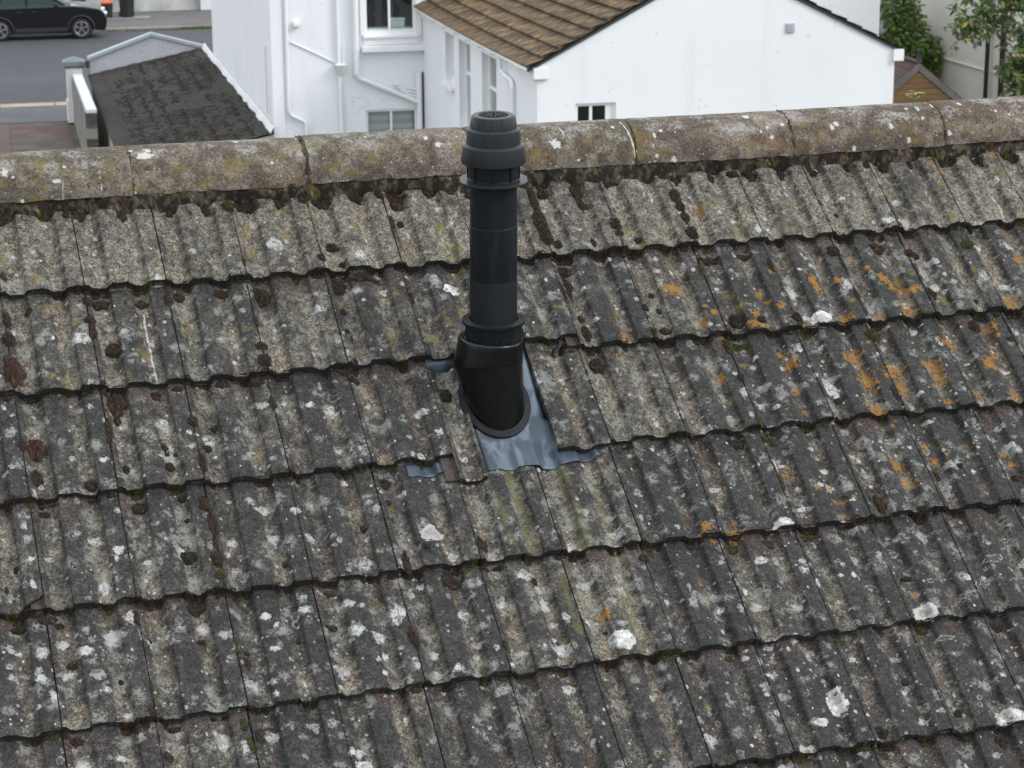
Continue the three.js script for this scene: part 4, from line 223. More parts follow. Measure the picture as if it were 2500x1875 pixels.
const roof = thing('tiled_roof', 'weathered grey concrete tiled roof with moss and lichen filling the foreground', 'roof', ROOF_ORIGIN.toArray());
roof.quaternion.copy(roofQuat);
const SS = [0, 0.022, 0.045, 0.068, 0.09, 0.115, 0.14, 0.195, 0.255, 0.268, 0.285, 0.298, 0.312, 0.323, 0.335, 0.40, 0.50, 0.525, 0.55, 0.585, 0.62, 0.645, 0.665, 0.70, 0.735, 0.747, 0.762, 0.775, 0.788, 0.80, 0.812, 0.88, 0.96, 0.985, 1];
function tileGeometry(c, r, o = {}) {
  const s0 = o.s0 ?? 0, s1 = o.s1 ?? 1, dv = (o.dv ?? 0), gap = 0.0014, h = lat(c * 7 + 91, r * 13 + 55), h2 = lat(c * 5 + 17, r * 29 + 3);
  const vTop = o.top ?? (r - 1) * GAUGE - 0.075 + dv, vBot = r * GAUGE + dv + (h - 0.5) * 0.006, rot = (h2 - 0.5) * 0.006, dn = (lat(c + 9, r + 77) - 0.5) * 0.0025;
  const ss = SS.filter(s => s > s0 + 0.01 && s < s1 - 0.01); ss.unshift(s0); ss.push(s1);
  const vs = [0, 0.22, 0.4, 0.55, 0.68, 0.8, 0.9, 0.965, 0.988, 0.997, 1];
  const pos = [], uv = [], idx = [], groups = [];
  const off = c * TW >= SPLIT - 1e-6 ? SPLIT : SPLIT - PU;
  const U = s => c * TW + (s <= s0 + 1e-6 ? s0 * TW + gap : s >= s1 - 1e-6 ? s1 * TW - gap : s * TW);
  const edge = s => { const x = (c + s) * 34; let e = (fbm(x, r * 9.1, 3) - 0.5) * 0.007; if (vn(x * 1.3 + 40, r * 3.3) > 0.87) e -= 0.004; if (o.chip && s > 1 - o.chip[0]) e -= o.chip[1] * (s - 1 + o.chip[0]) / o.chip[0]; return e; };
  const P = (s, t) => {
    let v = vTop + (vBot + edge(s) - vTop) * t; const u0 = U(s); const u = u0 + rot * (v - vBot);
    let n = profileSoft(s) - LIFT * (vBot - v) / GAUGE + dn + (fbm(u0 * 70, v * 60, 2) - 0.5) * 0.0012;
    if (t > 0.995) n -= 0.0020; else if (t > 0.98) n -= 0.0005;
    return [u, n, v];
  };
  const put = (q, vx = q[2]) => { pos.push(...q); uv.push((q[0] - off) / PU, (vx - PV0) / PVH); return pos.length / 3 - 1; };
  const quad = (a, b, c2, d) => idx.push(a, b, c2, a, c2, d);
  const grid = ss.map(s => vs.map(t => put(P(s, t))));
  for (let i = 0; i < ss.length - 1; i++) for (let k = 0; k < vs.length - 1; k++) quad(grid[i][k], grid[i][k + 1], grid[i + 1][k + 1], grid[i + 1][k]);
  // sides
  for (const [s, flip] of [[s0, 0], [s1, 1]]) {
    const a = vs.map(t => put(P(s, t))), b = vs.map(t => { const q = P(s, t); return put([q[0], q[1] - THICK, q[2]], q[2]); });
    for (let k = 0; k < vs.length - 1; k++) flip ? quad(a[k], a[k + 1], b[k + 1], b[k]) : quad(a[k], b[k], b[k + 1], a[k + 1]);
  }
  // underside
  const bu = ss.map(s => [0, 1].map(t => { const q = P(s, t); return put([q[0], q[1] - THICK, q[2]]); }));
  for (let i = 0; i < ss.length - 1; i++) quad(bu[i][0], bu[i + 1][0], bu[i + 1][1], bu[i][1]);
  groups.push([0, idx.length, 0]);
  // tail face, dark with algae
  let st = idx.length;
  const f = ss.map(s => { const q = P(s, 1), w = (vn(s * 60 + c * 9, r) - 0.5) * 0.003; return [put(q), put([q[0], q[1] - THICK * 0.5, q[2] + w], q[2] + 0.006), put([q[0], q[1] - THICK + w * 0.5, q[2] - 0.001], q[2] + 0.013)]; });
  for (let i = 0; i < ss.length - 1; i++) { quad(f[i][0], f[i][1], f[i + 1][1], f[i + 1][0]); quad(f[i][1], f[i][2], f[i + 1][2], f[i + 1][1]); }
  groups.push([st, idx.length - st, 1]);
  // side lock that runs under the neighbouring tile
  if (s0 === 0) {
    st = idx.length; const uL = c * TW - 0.030, uR = c * TW + gap;
    const L = (u, n, v) => put([u, n + dn, v]);
    for (const [ua, ub, na] of [[uL, uL + 0.006, -0.011], [uL + 0.006, uR - 0.006, -0.0130], [uR - 0.006, uR, -0.011]]) {
      const zt = v => -LIFT * (vBot - v) / GAUGE, vb = vBot - 0.004;
      const a = L(ua, na + zt(vTop), vTop), b = L(ua, na + zt(vb), vb), c3 = L(ub, na + zt(vb), vb), d = L(ub, na + zt(vTop), vTop); quad(a, b, c3, d);
      const e = L(ua, na + zt(vb), vb), g = L(ub, na + zt(vb), vb), e2 = L(ua, -0.0225 + zt(vb), vb), g2 = L(ub, -0.0225 + zt(vb), vb); quad(e, e2, g2, g);
    }
    const zt = v => -LIFT * (vBot - v) / GAUGE, vb = vBot - 0.004, a = L(uL, -0.011 + zt(vTop), vTop), b = L(uL, -0.0225 + zt(vTop), vTop), c4 = L(uL, -0.0225 + zt(vb), vb), d = L(uL, -0.011 + zt(vb), vb); quad(a, b, c4, d);
    groups.push([st, idx.length - st, 2]);
  }
  const g = new THREE.BufferGeometry();
  g.setAttribute('position', new THREE.Float32BufferAttribute(pos, 3)); g.setAttribute('uv', new THREE.Float32BufferAttribute(uv, 2)); g.setIndex(idx);
  for (const q of groups) g.addGroup(...q);
  g.computeVertexNormals();
  return g;
}
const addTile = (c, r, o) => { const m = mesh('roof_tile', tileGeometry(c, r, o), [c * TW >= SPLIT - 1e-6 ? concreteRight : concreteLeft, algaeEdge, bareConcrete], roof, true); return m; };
for (let r = 1; r <= 9; r++) for (let c = -6; c <= 18; c++) {
  if (r === 3 && c === 4) { addTile(c, r, { s1: 0.36, dv: 0.070, top: 0.612 }).userData.label = 'narrow cut roof tile slipped down beside the flue'; continue; }
  if (r === 3 && c === 5) { addTile(c, r, { s0: 0.32, dv: 0.012 }).userData.label = 'roof tile cut along its left side at the lead'; continue; }
  const o = {}; if (r === 2 && c === 5) o.dv = -0.028; if (r === 2 && c === 4) o.dv = -0.004; if (r === 4 && c === -2) o.chip = [0.36, 0.034];
  addTile(c, r, o);
}
// roofing felt below the tiles, the far slope, and the house under the roof
const feltMat = std(lin(0.008, 0.008, 0.009), 0.95), farMat = std(lin(0.11, 0.11, 0.105), 0.9), ownWall = std(lin(0.55, 0.53, 0.49), 0.9);
mesh('roofing_felt', new THREE.BoxGeometry(5.1, 0.006, 2.80).translate(1.3, -0.062, 1.27), feltMat, roof, true);
{
  const far = new THREE.BoxGeometry(5.1, 0.03, 2.6).translate(0, -0.05, -1.32); far.rotateX(-1.3782); far.translate(1.3, -0.01, -0.10);
  mesh('far_slope', far, farMat, roof, true);
}
// --- half-round ridge tiles ---
const RC_V = -0.0555, RC_N = -0.0540, RC_R = 0.105, PHI0 = 0.655, PHI1 = 3.866, RIDGE_ARC = (PHI1 - PHI0) * RC_R;
function ridgeMaterial(u0, L) {
  const w = 2048, h = 400, N = w * h, R = new Float32Array(N), G = new Float32Array(N), B = new Float32Array(N), Hh = new Float32Array(N);
  for (let j = 0; j < h; j++) for (let i = 0; i < w; i++) {
    const u = u0 + (i + 0.5) / w * L, t = (j + 0.5) / h * RIDGE_ARC, k = j * w + i;
    const n1 = fbm(u * 6 + 3, t * 9 + 40, 3), n2 = fbm(u * 34, t * 40 + 9, 3), n3 = vn(u * 260, t * 260 + 7), n4 = vn(u * 620, t * 620);
    const warm = clamp(0.35 + 0.9 * (n1 - 0.5) + 0.22 * sm(1.2, 2.0, u));
    let f = Math.max(0.25, 1 + (n3 - 0.5) * 1.0 + (n4 - 0.5) * 0.6); if (n4 > 0.90) f += 0.8; if (n4 < 0.09) f *= 0.5; f *= 0.72 + 0.56 * n2;
    const grey = sm(0.40, 0.66, n2 * 0.5 + n1 * 0.5);
    R[k] = (0.074 + 0.052 * grey) * f; G[k] = (0.064 - 0.018 * warm + 0.053 * grey) * f; B[k] = (0.046 - 0.012 * warm + 0.045 * grey) * f;
    Hh[k] = 0.4 + 0.16 * (n3 - 0.5) + 0.16 * (n4 - 0.5) + 0.25 * (n2 - 0.5);
  }
  function st(t, u, s, ru, rs, z) {
    const px = L / w, py = RIDGE_ARC / h;
    for (let j = Math.max(0, Math.floor((s - rs * 1.5) / py)); j <= Math.min(h - 1, (s + rs * 1.5) / py); j++) for (let i = Math.max(0, Math.floor((u - ru * 1.5 - u0) / px)); i <= Math.min(w - 1, (u + ru * 1.5 - u0) / px); i++) {
      const U = u0 + (i + 0.5) * px, T = (j + 0.5) * py; const fq = 1.2 / Math.max(ru, rs), cl = vn(U * 420 + z, T * 420) * 0.5 + vn(U * 150 + z, T * 150) * 0.5;
      const d = Math.hypot((U - u) / ru, (T - s) / rs) + (fbm(U * fq * 3 + z, T * fq * 3, 4) - 0.5) * (ru < 0.006 ? 0.8 : 1.3); let a = 0, c = [0, 0, 0], hh = 0;
      if (t === 0) { a = sm(1, 0.75, d + (cl - 0.5) * 0.7) * (ru < 0.004 ? 0.6 : 1); c = [0.40, 0.40, 0.375]; hh = 0.15; }
      else if (t === 1) { a = sm(1.1, 0.3, d) * sm(0.35, 0.62, cl) * 0.75; c = [0.25, 0.25, 0.235]; hh = 0.05; }
      else if (t === 2) { a = sm(0.82, 0.66, d * 0.75 + (cl - 0.42) * 3.0) * 0.5; c = [0.15, 0.085, 0.018]; hh = 0.1; }
      else if (t === 3) { a = sm(1.0, 0.4, d + (cl - 0.45) * 2.2) * 0.6; c = [0.125, 0.100, 0.020]; hh = 0.06; }
      else { a = sm(1.05, 0.8, d); c = [0.022, 0.02, 0.014]; }
      const k = j * w + i; R[k] += (c[0] - R[k]) * a; G[k] += (c[1] - G[k]) * a; B[k] += (c[2] - B[k]) * a; Hh[k] += hh * a;
    }
  }
  const keep = seed; seed = 99 + Math.round(u0 * 100);
  for (let q = 0; q < 650; q++) { const rad = rnd() > 0.93 ? rr(0.004, 0.009) : rr(0.0012, 0.003), t = rnd(); st(t < 0.5 ? 0 : t < 0.62 ? 1 : t < 0.82 ? 3 : t < 0.87 ? 2 : 4, rr(u0, u0 + L), rr(0, RIDGE_ARC), rad, rad * rr(0.8, 1.3), q * 3.3); }
  for (let q = 0; q < 50; q++) st(1, rr(u0, u0 + L), rr(0.08, 0.26), rr(0.02, 0.06), rr(0.01, 0.03), q * 4.1);
  for (let q = 0; q < 30; q++) st(3, rr(u0, u0 + L), rr(0.0, 0.12), rr(0.01, 0.025), rr(0.006, 0.018), q * 7.1);
  seed = keep;
  RIDGE_MARKS.forEach(([t, u, ph, a, b], q) => st(t, u, (ph - PHI0) * RC_R, a, b, q * 9.7));
  for (const [pts, wd] of RIDGE_DROPS) for (let q = 1; q < pts.length; q++) { const [a, pa] = pts[q - 1], [c, pc] = pts[q], b = (pa - PHI0) * RC_R, d = (pc - PHI0) * RC_R, n = Math.max(2, Math.ceil(Math.hypot(c - a, d - b) / (wd * 0.5))); for (let m = 0; m <= n; m++) { const wv = 0.3 + 0.8 * vn(m * 0.5, a * 31); if (vn(m * 0.7, a * 17) > 0.3) st(0, a + (c - a) * m / n, b + (d - b) * m / n, wd * 0.5 * wv, wd * 0.7, m * 2.1); } }
  const D = new Uint8Array(N * 4), Bm = new Uint8Array(N * 4);
  for (let k = 0; k < N; k++) { D[4 * k] = to8(R[k]); D[4 * k + 1] = to8(G[k]); D[4 * k + 2] = to8(B[k]); Bm[4 * k] = Bm[4 * k + 1] = Bm[4 * k + 2] = clamp(Hh[k]) * 255; D[4 * k + 3] = Bm[4 * k + 3] = 255; }
  return new THREE.MeshStandardMaterial({ map: tex(D, w, h, true), bumpMap: tex(Bm, w, h, false), bumpScale: 0.004, roughness: 0.93 });
}
const RIDGE_U0 = -0.75, RIDGE_L = 1.95, ridgeMats = [ridgeMaterial(RIDGE_U0, RIDGE_L), ridgeMaterial(RIDGE_U0 + RIDGE_L, RIDGE_L)];
const ridgeJoints = [-1.22, -0.755, -0.300, 0.158, 0.611, 1.050, 1.508, 1.971, 2.436, 2.90, 3.36, 3.82];
for (let q = 0; q + 1 < ridgeJoints.length; q++) {
  const ua = ridgeJoints[q] + 0.002, ub = ridgeJoints[q + 1] - 0.002, dn = (lat(q + 3, 8) - 0.5) * 0.006, dvv = (lat(q + 13, 9) - 0.5) * 0.006, tilt = (lat(q, 44) - 0.5) * 0.008;
  const pos = [], uv = [], idx = [], nu = 30, np = 34, mi = (ua + ub) / 2 > RIDGE_U0 + RIDGE_L ? 1 : 0, base = RIDGE_U0 + mi * RIDGE_L;
  const P = (i, k, rad) => { const a = i / nu, u = ua + (ub - ua) * a, ph = PHI0 + (PHI1 - PHI0) * k / np; let r = rad + (fbm(u * 30, ph * 5 + q * 7, 2) - 0.5) * 0.0025; if (i === 0 || i === nu) r -= 0.002; const w = k === 0 ? (fbm(u * 40, q, 2) - 0.5) * 0.006 : 0; return [u + (k === 0 ? 0 : 0) + ((i === 0 || i === nu) ? (fbm(ph * 6, q + i, 2) - 0.5) * 0.005 : 0), RC_N + dn + tilt * (a - 0.5) + r * Math.sin(ph) - w * 0.7, RC_V + dvv + r * Math.cos(ph) + w]; };
  const put = (p, u, k) => { pos.push(...p); uv.push((u - base) / RIDGE_L, k / np); return pos.length / 3 - 1; };
  const quad = (a, b, c, d) => idx.push(a, b, c, a, c, d);
  const O = [], I = [];
  for (let i = 0; i <= nu; i++) { O.push([]); I.push([]); for (let k = 0; k <= np; k++) { const p = P(i, k, RC_R); O[i].push(put(p, p[0], k)); const p2 = P(i, k, RC_R - 0.014); I[i].push(put(p2, p2[0], k)); } }
  for (let i = 0; i < nu; i++) for (let k = 0; k < np; k++) { quad(O[i][k], O[i][k + 1], O[i + 1][k + 1], O[i + 1][k]); quad(I[i][k], I[i + 1][k], I[i + 1][k + 1], I[i][k + 1]); }
  const cap = (A, B2, flip) => { const a = A.map(x => put(pos.slice(3 * x, 3 * x + 3), pos[3 * x], uv[2 * x + 1] * np)), b = B2.map(x => put(pos.slice(3 * x, 3 * x + 3), pos[3 * x], uv[2 * x + 1] * np)); for (let m = 0; m < a.length - 1; m++) flip ? quad(a[m], b[m], b[m + 1], a[m + 1]) : quad(a[m], a[m + 1], b[m + 1], b[m]); };
  cap(O[0], I[0], false); cap(O[nu], I[nu], true); cap(O.map(x => x[0]), I.map(x => x[0]), true); cap(O.map(x => x[np]), I.map(x => x[np]), false);
  const g = new THREE.BufferGeometry(); g.setAttribute('position', new THREE.Float32BufferAttribute(pos, 3)); g.setAttribute('uv', new THREE.Float32BufferAttribute(uv, 2)); g.setIndex(idx); g.computeVertexNormals();
  mesh('ridge_tile', g, ridgeMats[mi], roof, true);
}
// --- mortar bedding under the ridge edge and in the ridge joints ---
const grime = new THREE.MeshStandardMaterial({ vertexColors: true, roughness: 0.97 });
{
  const pos = [], col = [], idx = [], nu = 1300, nk = 10, u0 = -1.25, u1 = 3.85, eV = RC_V + RC_R * Math.cos(PHI0), eN = RC_N + RC_R * Math.sin(PHI0);
  for (let i = 0; i <= nu; i++) {
    const u = u0 + (u1 - u0) * i / nu, reach = 0.004 + 0.014 * fbm(u * 18, 3, 3) + 0.010 * sm(0.5, 0.7, vn(u * 11, 8));
    for (let k = 0; k <= nk; k++) {
      const t = k / nk, vv = eV - 0.010 + (0.011 + reach) * t, nEnd = surfaceN(u, vv) - 0.002, n = (eN + 0.0005) * (1 - t * t) + nEnd * t * t + (fbm(u * 60, vv * 60, 3) - 0.5) * 0.010 * Math.sin(Math.PI * Math.min(1, t + 0.15));
      pos.push(u, Math.max(n, nEnd), vv);
      const a = fbm(u * 75, t * 3.2 + 3, 4), b = vn(u * 280, t * 11), c = fbm(u * 60 + 9, t * 2.6 + 4, 3);
      let q = a > 0.56 ? [0.075, 0.060, 0.045] : a > 0.47 ? [0.026, 0.019, 0.010] : [0.012, 0.0085, 0.0045];
      if (c > 0.70) q = [0.070, 0.056, 0.010]; if (b > 0.86) q = q.map(x => x * 1.9 + 0.03);
      col.push(...q.map(x => x * (0.6 + 0.8 * b)));
    }
  }
  for (let i = 0; i < nu; i++) for (let k = 0; k < nk; k++) { const a = i * (nk + 1) + k, b = a + nk + 1; idx.push(a, a + 1, b + 1, a, b + 1, b); }
  const g = new THREE.BufferGeometry(); g.setAttribute('position', new THREE.Float32BufferAttribute(pos, 3)); g.setAttribute('color', new THREE.Float32BufferAttribute(col, 3)); g.setIndex(idx); g.computeVertexNormals();
  mesh('mortar_bed', g, grime, roof, true);
}
for (const [q, ju] of ridgeJoints.entries()) {
  const pos = [], col = [], idx = [], np = 70, ws = [-0.0075, -0.003, 0.002, 0.0075];
  for (let k = 0; k <= np; k++) for (let m = 0; m < 4; m++) {
    const ph = PHI0 + 0.02 + (2.9 - PHI0) * k / np, lump = fbm(ph * 9 + m, q * 5, 3), r = RC_R - (m === 0 || m === 3 ? 0.006 : 0.0030) + (lump - 0.45) * (m === 1 || m === 2 ? 0.016 : 0.004);
    pos.push(ju + ws[m] * (0.7 + lump) + (vn(ph * 7, q) - 0.5) * 0.006, RC_N + r * Math.sin(ph), RC_V + r * Math.cos(ph));
    const b = vn(ph * 26, m * 3 + q * 7), y = vn(ph * 6, q * 3 + 50); const c = y > 0.62 ? [0.085, 0.058, 0.014] : y > 0.3 ? [0.045, 0.035, 0.020] : [0.018, 0.014, 0.008]; col.push(...c.map(x => x * (0.5 + b)));
  }
  for (let k = 0; k < np; k++) for (let m = 0; m < 3; m++) { const a = k * 4 + m; idx.push(a, a + 4, a + 5, a, a + 5, a + 1); }
  const g = new THREE.BufferGeometry(); g.setAttribute('position', new THREE.Float32BufferAttribute(pos, 3)); g.setAttribute('color', new THREE.Float32BufferAttribute(col, 3)); g.setIndex(idx); g.computeVertexNormals();
  mesh('joint_mortar', g, grime, roof, true);
}
// --- moss ---
const mossMat = new THREE.MeshStandardMaterial({ vertexColors: true, roughness: 1 });
const MOSSC = [[0.0165, 0.0100, 0.0052], [0.024, 0.0235, 0.005], [0.028, 0.0115, 0.006], [0.0085, 0.0080, 0.0052]];
function mossGeometry(type, u, v, ru, rv, rise, z) {
  const pos = [], col = [], idx = [], base = MOSSC[type], na = 28, nr = 7;
  const C2 = (k, f = 1) => { const q = (0.45 + 1.1 * rnd()) * f; const hot = rnd(); const c = hot > 0.86 ? (type === 1 ? [0.065, 0.060, 0.010] : [0.055, 0.029, 0.012]) : base; col.push(c[0] * q, c[1] * q, c[2] * q); };
  const outline = a => 1 + 0.95 * (fbm(Math.cos(a) * 2.6 + z, Math.sin(a) * 2.6 + z * 0.7, 4) - 0.5);
  const at = (a, q) => { const o = outline(a) * q, U = u + Math.cos(a) * ru * o, W = v + Math.sin(a) * rv * o; const hgt = rise * Math.sqrt(Math.max(0, 1 - q * q)) * (0.35 + 1.2 * fbm(U * 150 + z, W * 150, 2)); return [U, surfaceN(u, v) * 0.35 * (1 - q) + surfaceN(U, Math.min(W, rowOf(v) * GAUGE)) * (0.65 + 0.35 * q) + hgt - 0.0012, W]; };
  const top = at(0, 0); pos.push(...top); C2(0);
  for (let k = 1; k <= nr; k++) for (let i = 0; i < na; i++) { pos.push(...at(i / na * Math.PI * 2, k / nr)); C2(k); }
  for (let i = 0; i < na; i++) idx.push(0, 1 + (i + 1) % na, 1 + i);
  for (let k = 1; k < nr; k++) for (let i = 0; i < na; i++) { const a = 1 + (k - 1) * na + i, b = 1 + (k - 1) * na + (i + 1) % na; idx.push(a, b, b + na, a, b + na, a + na); }
  const n = Math.min(420, Math.max(24, Math.round(ru * rv * Math.PI / 7e-6)));
  for (let q = 0; q < n; q++) {
    const a = rnd() * 6.283, p = at(a, Math.sqrt(rnd()) * 1.03), w = rr(0.0005, 0.0011), h = rr(0.002, 0.0048), dx = rr(-0.002, 0.002), dz = rr(-0.002, 0.002), b0 = pos.length / 3, t = rnd() * 6.28;
    pos.push(p[0] + Math.cos(t) * w, p[1], p[2] + Math.sin(t) * w, p[0] - Math.cos(t) * w, p[1], p[2] - Math.sin(t) * w, p[0] + dx, p[1] + h, p[2] + dz);
    const f = 0.6 + rnd() * 1.1, hot = rnd() > 0.8, c = hot ? (type === 1 ? [0.065, 0.06, 0.012] : [0.042, 0.022, 0.010]) : base; for (let m = 0; m < 3; m++) col.push(c[0] * f, c[1] * f, c[2] * f);
    idx.push(b0, b0 + 1, b0 + 2);
  }
  const g = new THREE.BufferGeometry(); g.setAttribute('position', new THREE.Float32BufferAttribute(pos, 3)); g.setAttribute('color', new THREE.Float32BufferAttribute(col, 3)); g.setIndex(idx); g.computeVertexNormals();
  return g;
}
seed = 4242;
MOSS.forEach(([t, u, v, a, b], q) => mesh('moss_clump', mossGeometry(t, u, v, a, b, clamp(Math.min(a, b) * (a / b > 2.2 || b / a > 2.2 ? 0.6 : 0.75), 0.003, 0.016), q * 1.37), mossMat, roof, true));
{ // fringe of moss and grit under the tile tails, in the side joints and below the ridge
  const list = [];
  for (let r = 1; r <= 8; r++) for (let c = -5; c <= 18; c++) for (const s of [0.02, 0.11, 0.19, 0.27, 0.62, 0.70, 0.77, 0.9]) {
    const u = (c + s + rr(-0.03, 0.03)) * TW, den = fbm(u * 3, r * 5.5, 2); if (rnd() > 0.36 + 1.0 * (den - 0.3)) continue;
    if (r === 3 && u > 0.78 && u < 1.22) continue; if (r === 2 && u > 0.8 && u < 1.06) continue;
    list.push(mossGeometry(rnd() < 0.68 ? 0 : rnd() < 0.5 ? 1 : 3, u, r * GAUGE + rr(0.002, 0.008), rr(0.006, 0.017), rr(0.004, 0.012), rr(0.004, 0.008), c * 3.3 + r * 7.1 + s * 50));
  }
  for (let r = 1; r <= 8; r++) for (let c = -5; c <= 18; c++) for (let q = 0; q < 9; q++) {
    if (rnd() > 0.42) continue; const v = (r - 1 + (q + rnd()) / 9) * GAUGE; if (c >= 4 && c <= 5 && v > 0.58 && v < 0.95) continue;
    list.push(mossGeometry(rnd() < 0.6 ? 3 : rnd() < 0.6 ? 0 : 1, c * TW, v, rr(0.0018, 0.0034), rr(0.006, 0.020), rr(0.0012, 0.003), c * 5.3 + r * 3.1 + q));
  }
  for (let c = -6; c <= 18; c++) for (const s of [0.12, 0.2, 0.27, 0.64, 0.71, 0.95]) { if (rnd() > 0.72) continue; const u = (c + s + rr(-0.03, 0.03)) * TW; list.push(mossGeometry(rnd() < 0.75 ? 0 : rnd() < 0.5 ? 1 : 3, u, 0.048 + rr(-0.006, 0.012), rr(0.008, 0.019), rr(0.010, 0.022), rr(0.007, 0.013), c * 2.9 + s * 31)); }
  const m = mesh('moss_fringe', list, mossMat, roof, true); m.userData.kind = 'stuff';
}
// the house below this roof
{
  const wall = new THREE.BoxGeometry(4.9, 6.3, 3.6); const w = mesh('house_wall', wall, ownWall, roof, true);
  const q = roofQuat.clone().invert(); const target = roofPoint(1.3, -0.10, -0.10).add(V(0, -4.95, 0)); w.position.copy(target.sub(ROOF_ORIGIN).applyQuaternion(q)); const yaw = new THREE.Quaternion().setFromAxisAngle(V(0, 1, 0), Math.atan2(0.0752809, 0.9971624)); w.quaternion.copy(q.multiply(yaw));
}
// ---------- boiler flue through the roof ----------
const plasticTex = canvasFree(512, 512, (x, y) => { const n = tf(x, y, 5, 4), m = tf(x, y, 90, 1), e = tf(x, y * 0.2, 24, 4), q = 0.55 + 0.6 * n + 0.5 * sm(0.55, 0.75, e) + (m > 0.95 ? 1.6 : 0); return [0.55 * q, 0.55 * q, 0.53 * q]; });
const fluePlastic = new THREE.MeshPhysicalMaterial({ color: lin(0.0175, 0.0215, 0.0265), map: plasticTex, roughness: 0.48, specularIntensity: 0.3 });
const capPlastic = new THREE.MeshPhysicalMaterial({ color: lin(0.028, 0.036, 0.046), map: plasticTex, roughness: 0.36, specularIntensity: 0.45 });
const bootPlastic = new THREE.MeshPhysicalMaterial({ color: lin(0.004, 0.0048, 0.006), map: plasticTex, roughness: 0.26, specularIntensity: 0.85 });
const lathe = (pts, k = 72) => toCreasedNormals(new THREE.LatheGeometry(pts.map(p => new THREE.Vector2(...p)), k), 0.45);
const flueBase = V(1.1365, 7.5093, -5.1352);
const flue = thing('flue_pipe', 'black plastic boiler flue with stepped cap standing up through the roof', 'flue', flueBase.toArray());
flue.rotation.set(0.070, 0, 0.0075); flue.scale.y = 1.018;       // leans a little out of plumb
mesh('pipe', [lathe([[0.0575, -0.06], [0.0575, 0.297], [0.0568, 0.299], [0.0568, 0.300], [0.0572, 0.302], [0.0572, 0.428], [0.0563, 0.4295], [0.0563, 0.531], [0.05, 0.531]])], fluePlastic, flue, true);
const ring = mesh('cap_flange', (() => {                        // round plate with two flats at its sides
  const s = new THREE.Shape(); for (let i = 0; i <= 96; i++) { const a = i / 96 * Math.PI * 2; let x = Math.cos(a) * 0.0825, z = Math.sin(a) * 0.0825; const q = x * 0.98 + z * -0.2; const lim = 0.079; if (Math.abs(q) > lim) { const k = (Math.abs(q) - lim) * Math.sign(q); x -= k * 0.98; z += k * 0.2; } i ? s.lineTo(x, z) : s.moveTo(x, z); }
  return new THREE.ExtrudeGeometry(s, { depth: 0.003, bevelEnabled: true, bevelSize: 0.0012, bevelThickness: 0.0012, bevelSegments: 2 }).rotateX(-Math.PI / 2).translate(0, 0.535, 0);
})(), capPlastic, flue, true);
mesh('cap_neck', [lathe([[0.061, 0.534], [0.0612, 0.541], [0.0595, 0.543], [0.0595, 0.60], [0.05, 0.60]])], fluePlastic, flue, true);
for (let i = 0; i < 8; i++) { const a = i / 8 * Math.PI * 2 + 0.53; mesh('cap_rib', new THREE.BoxGeometry(0.005, 0.05, 0.004).translate(0.0605, 0.566, 0).rotateY(a), fluePlastic, flue, true); }
const cap = mesh('cap', [lathe([[0.066, 0.582], [0.0764, 0.580], [0.0772, 0.581], [0.0773, 0.584], [0.0732, 0.616], [0.0722, 0.6205], [0.0690, 0.6235], [0.0652, 0.6255], [0.0648, 0.629], [0.0632, 0.654], [0.0622, 0.6585], [0.0590, 0.6605], [0.0562, 0.6625], [0.0558, 0.666], [0.0528, 0.686], [0.0512, 0.6895], [0.0480, 0.6918], [0.0358, 0.6922], [0.0346, 0.6905], [0.0344, 0.6300], [0.002, 0.6300]])], capPlastic, flue, true);
for (let i = 0; i < 12; i++) mesh('grille_spoke', new THREE.BoxGeometry(0.0245, 0.004, 0.0020).translate(0.0218, 0.6912, 0).rotateY(i / 12 * Math.PI * 2), capPlastic, cap, true);
mesh('grille_hub', [new THREE.TorusGeometry(0.0095, 0.0017, 8, 32).rotateX(Math.PI / 2).translate(0, 0.6912, 0)], capPlastic, cap, true);
for (let i = 0; i < 24; i++) if (i % 2) { const a = i / 24 * Math.PI * 2; mesh('grille_tooth', new THREE.BoxGeometry(0.008, 0.004, 0.0020).translate(0.0300, 0.6910, 0).rotateY(a), capPlastic, cap, true); }
// collar above the boot
const collar = mesh('collar', [lathe([[0.058, 0.192], [0.0600, 0.199], [0.0740, 0.1975], [0.0772, 0.196], [0.0775, 0.192], [0.0765, 0.1885], [0.0705, 0.186], [0.0700, 0.182], [0.0685, 0.156], [0.0670, 0.150], [0.0655, 0.140], [0.058, 0.139]])], fluePlastic, flue, true);
for (const a of [0.45, 1.18, 1.92, 2.65, -0.3, 3.4, 4.3, 5.2]) {    // small triangular ramps and a raised latch panel on the collar skirt
  const s = new THREE.Shape([new THREE.Vector2(-0.005, 0), new THREE.Vector2(0.005, 0), new THREE.Vector2(0.0015, 0.014), new THREE.Vector2(-0.0015, 0.014)]);
  if (Math.abs(a - 1.18) > 0.1) mesh('ramp', new THREE.ExtrudeGeometry(s, { depth: 0.005, bevelEnabled: false }).translate(0, 0.157, 0.0665).rotateY(a + Math.PI / 2 - 0.95 + Math.PI * 1.5 + 0.4), fluePlastic, collar, true);
}
{
  const back = new THREE.BoxGeometry(0.030, 0.0085, 0.002).translate(0, 0.1605, 0.0690), turn = 0.30;
  mesh('latch', back.rotateY(turn), fluePlastic, collar, true);
  for (let i = 0; i < 3; i++) mesh('latch_bar', new THREE.BoxGeometry(0.0058, 0.0045, 0.003).translate((i - 1) * 0.0078, 0.1605, 0.0692).rotateY(turn), fluePlastic, collar, true);
}
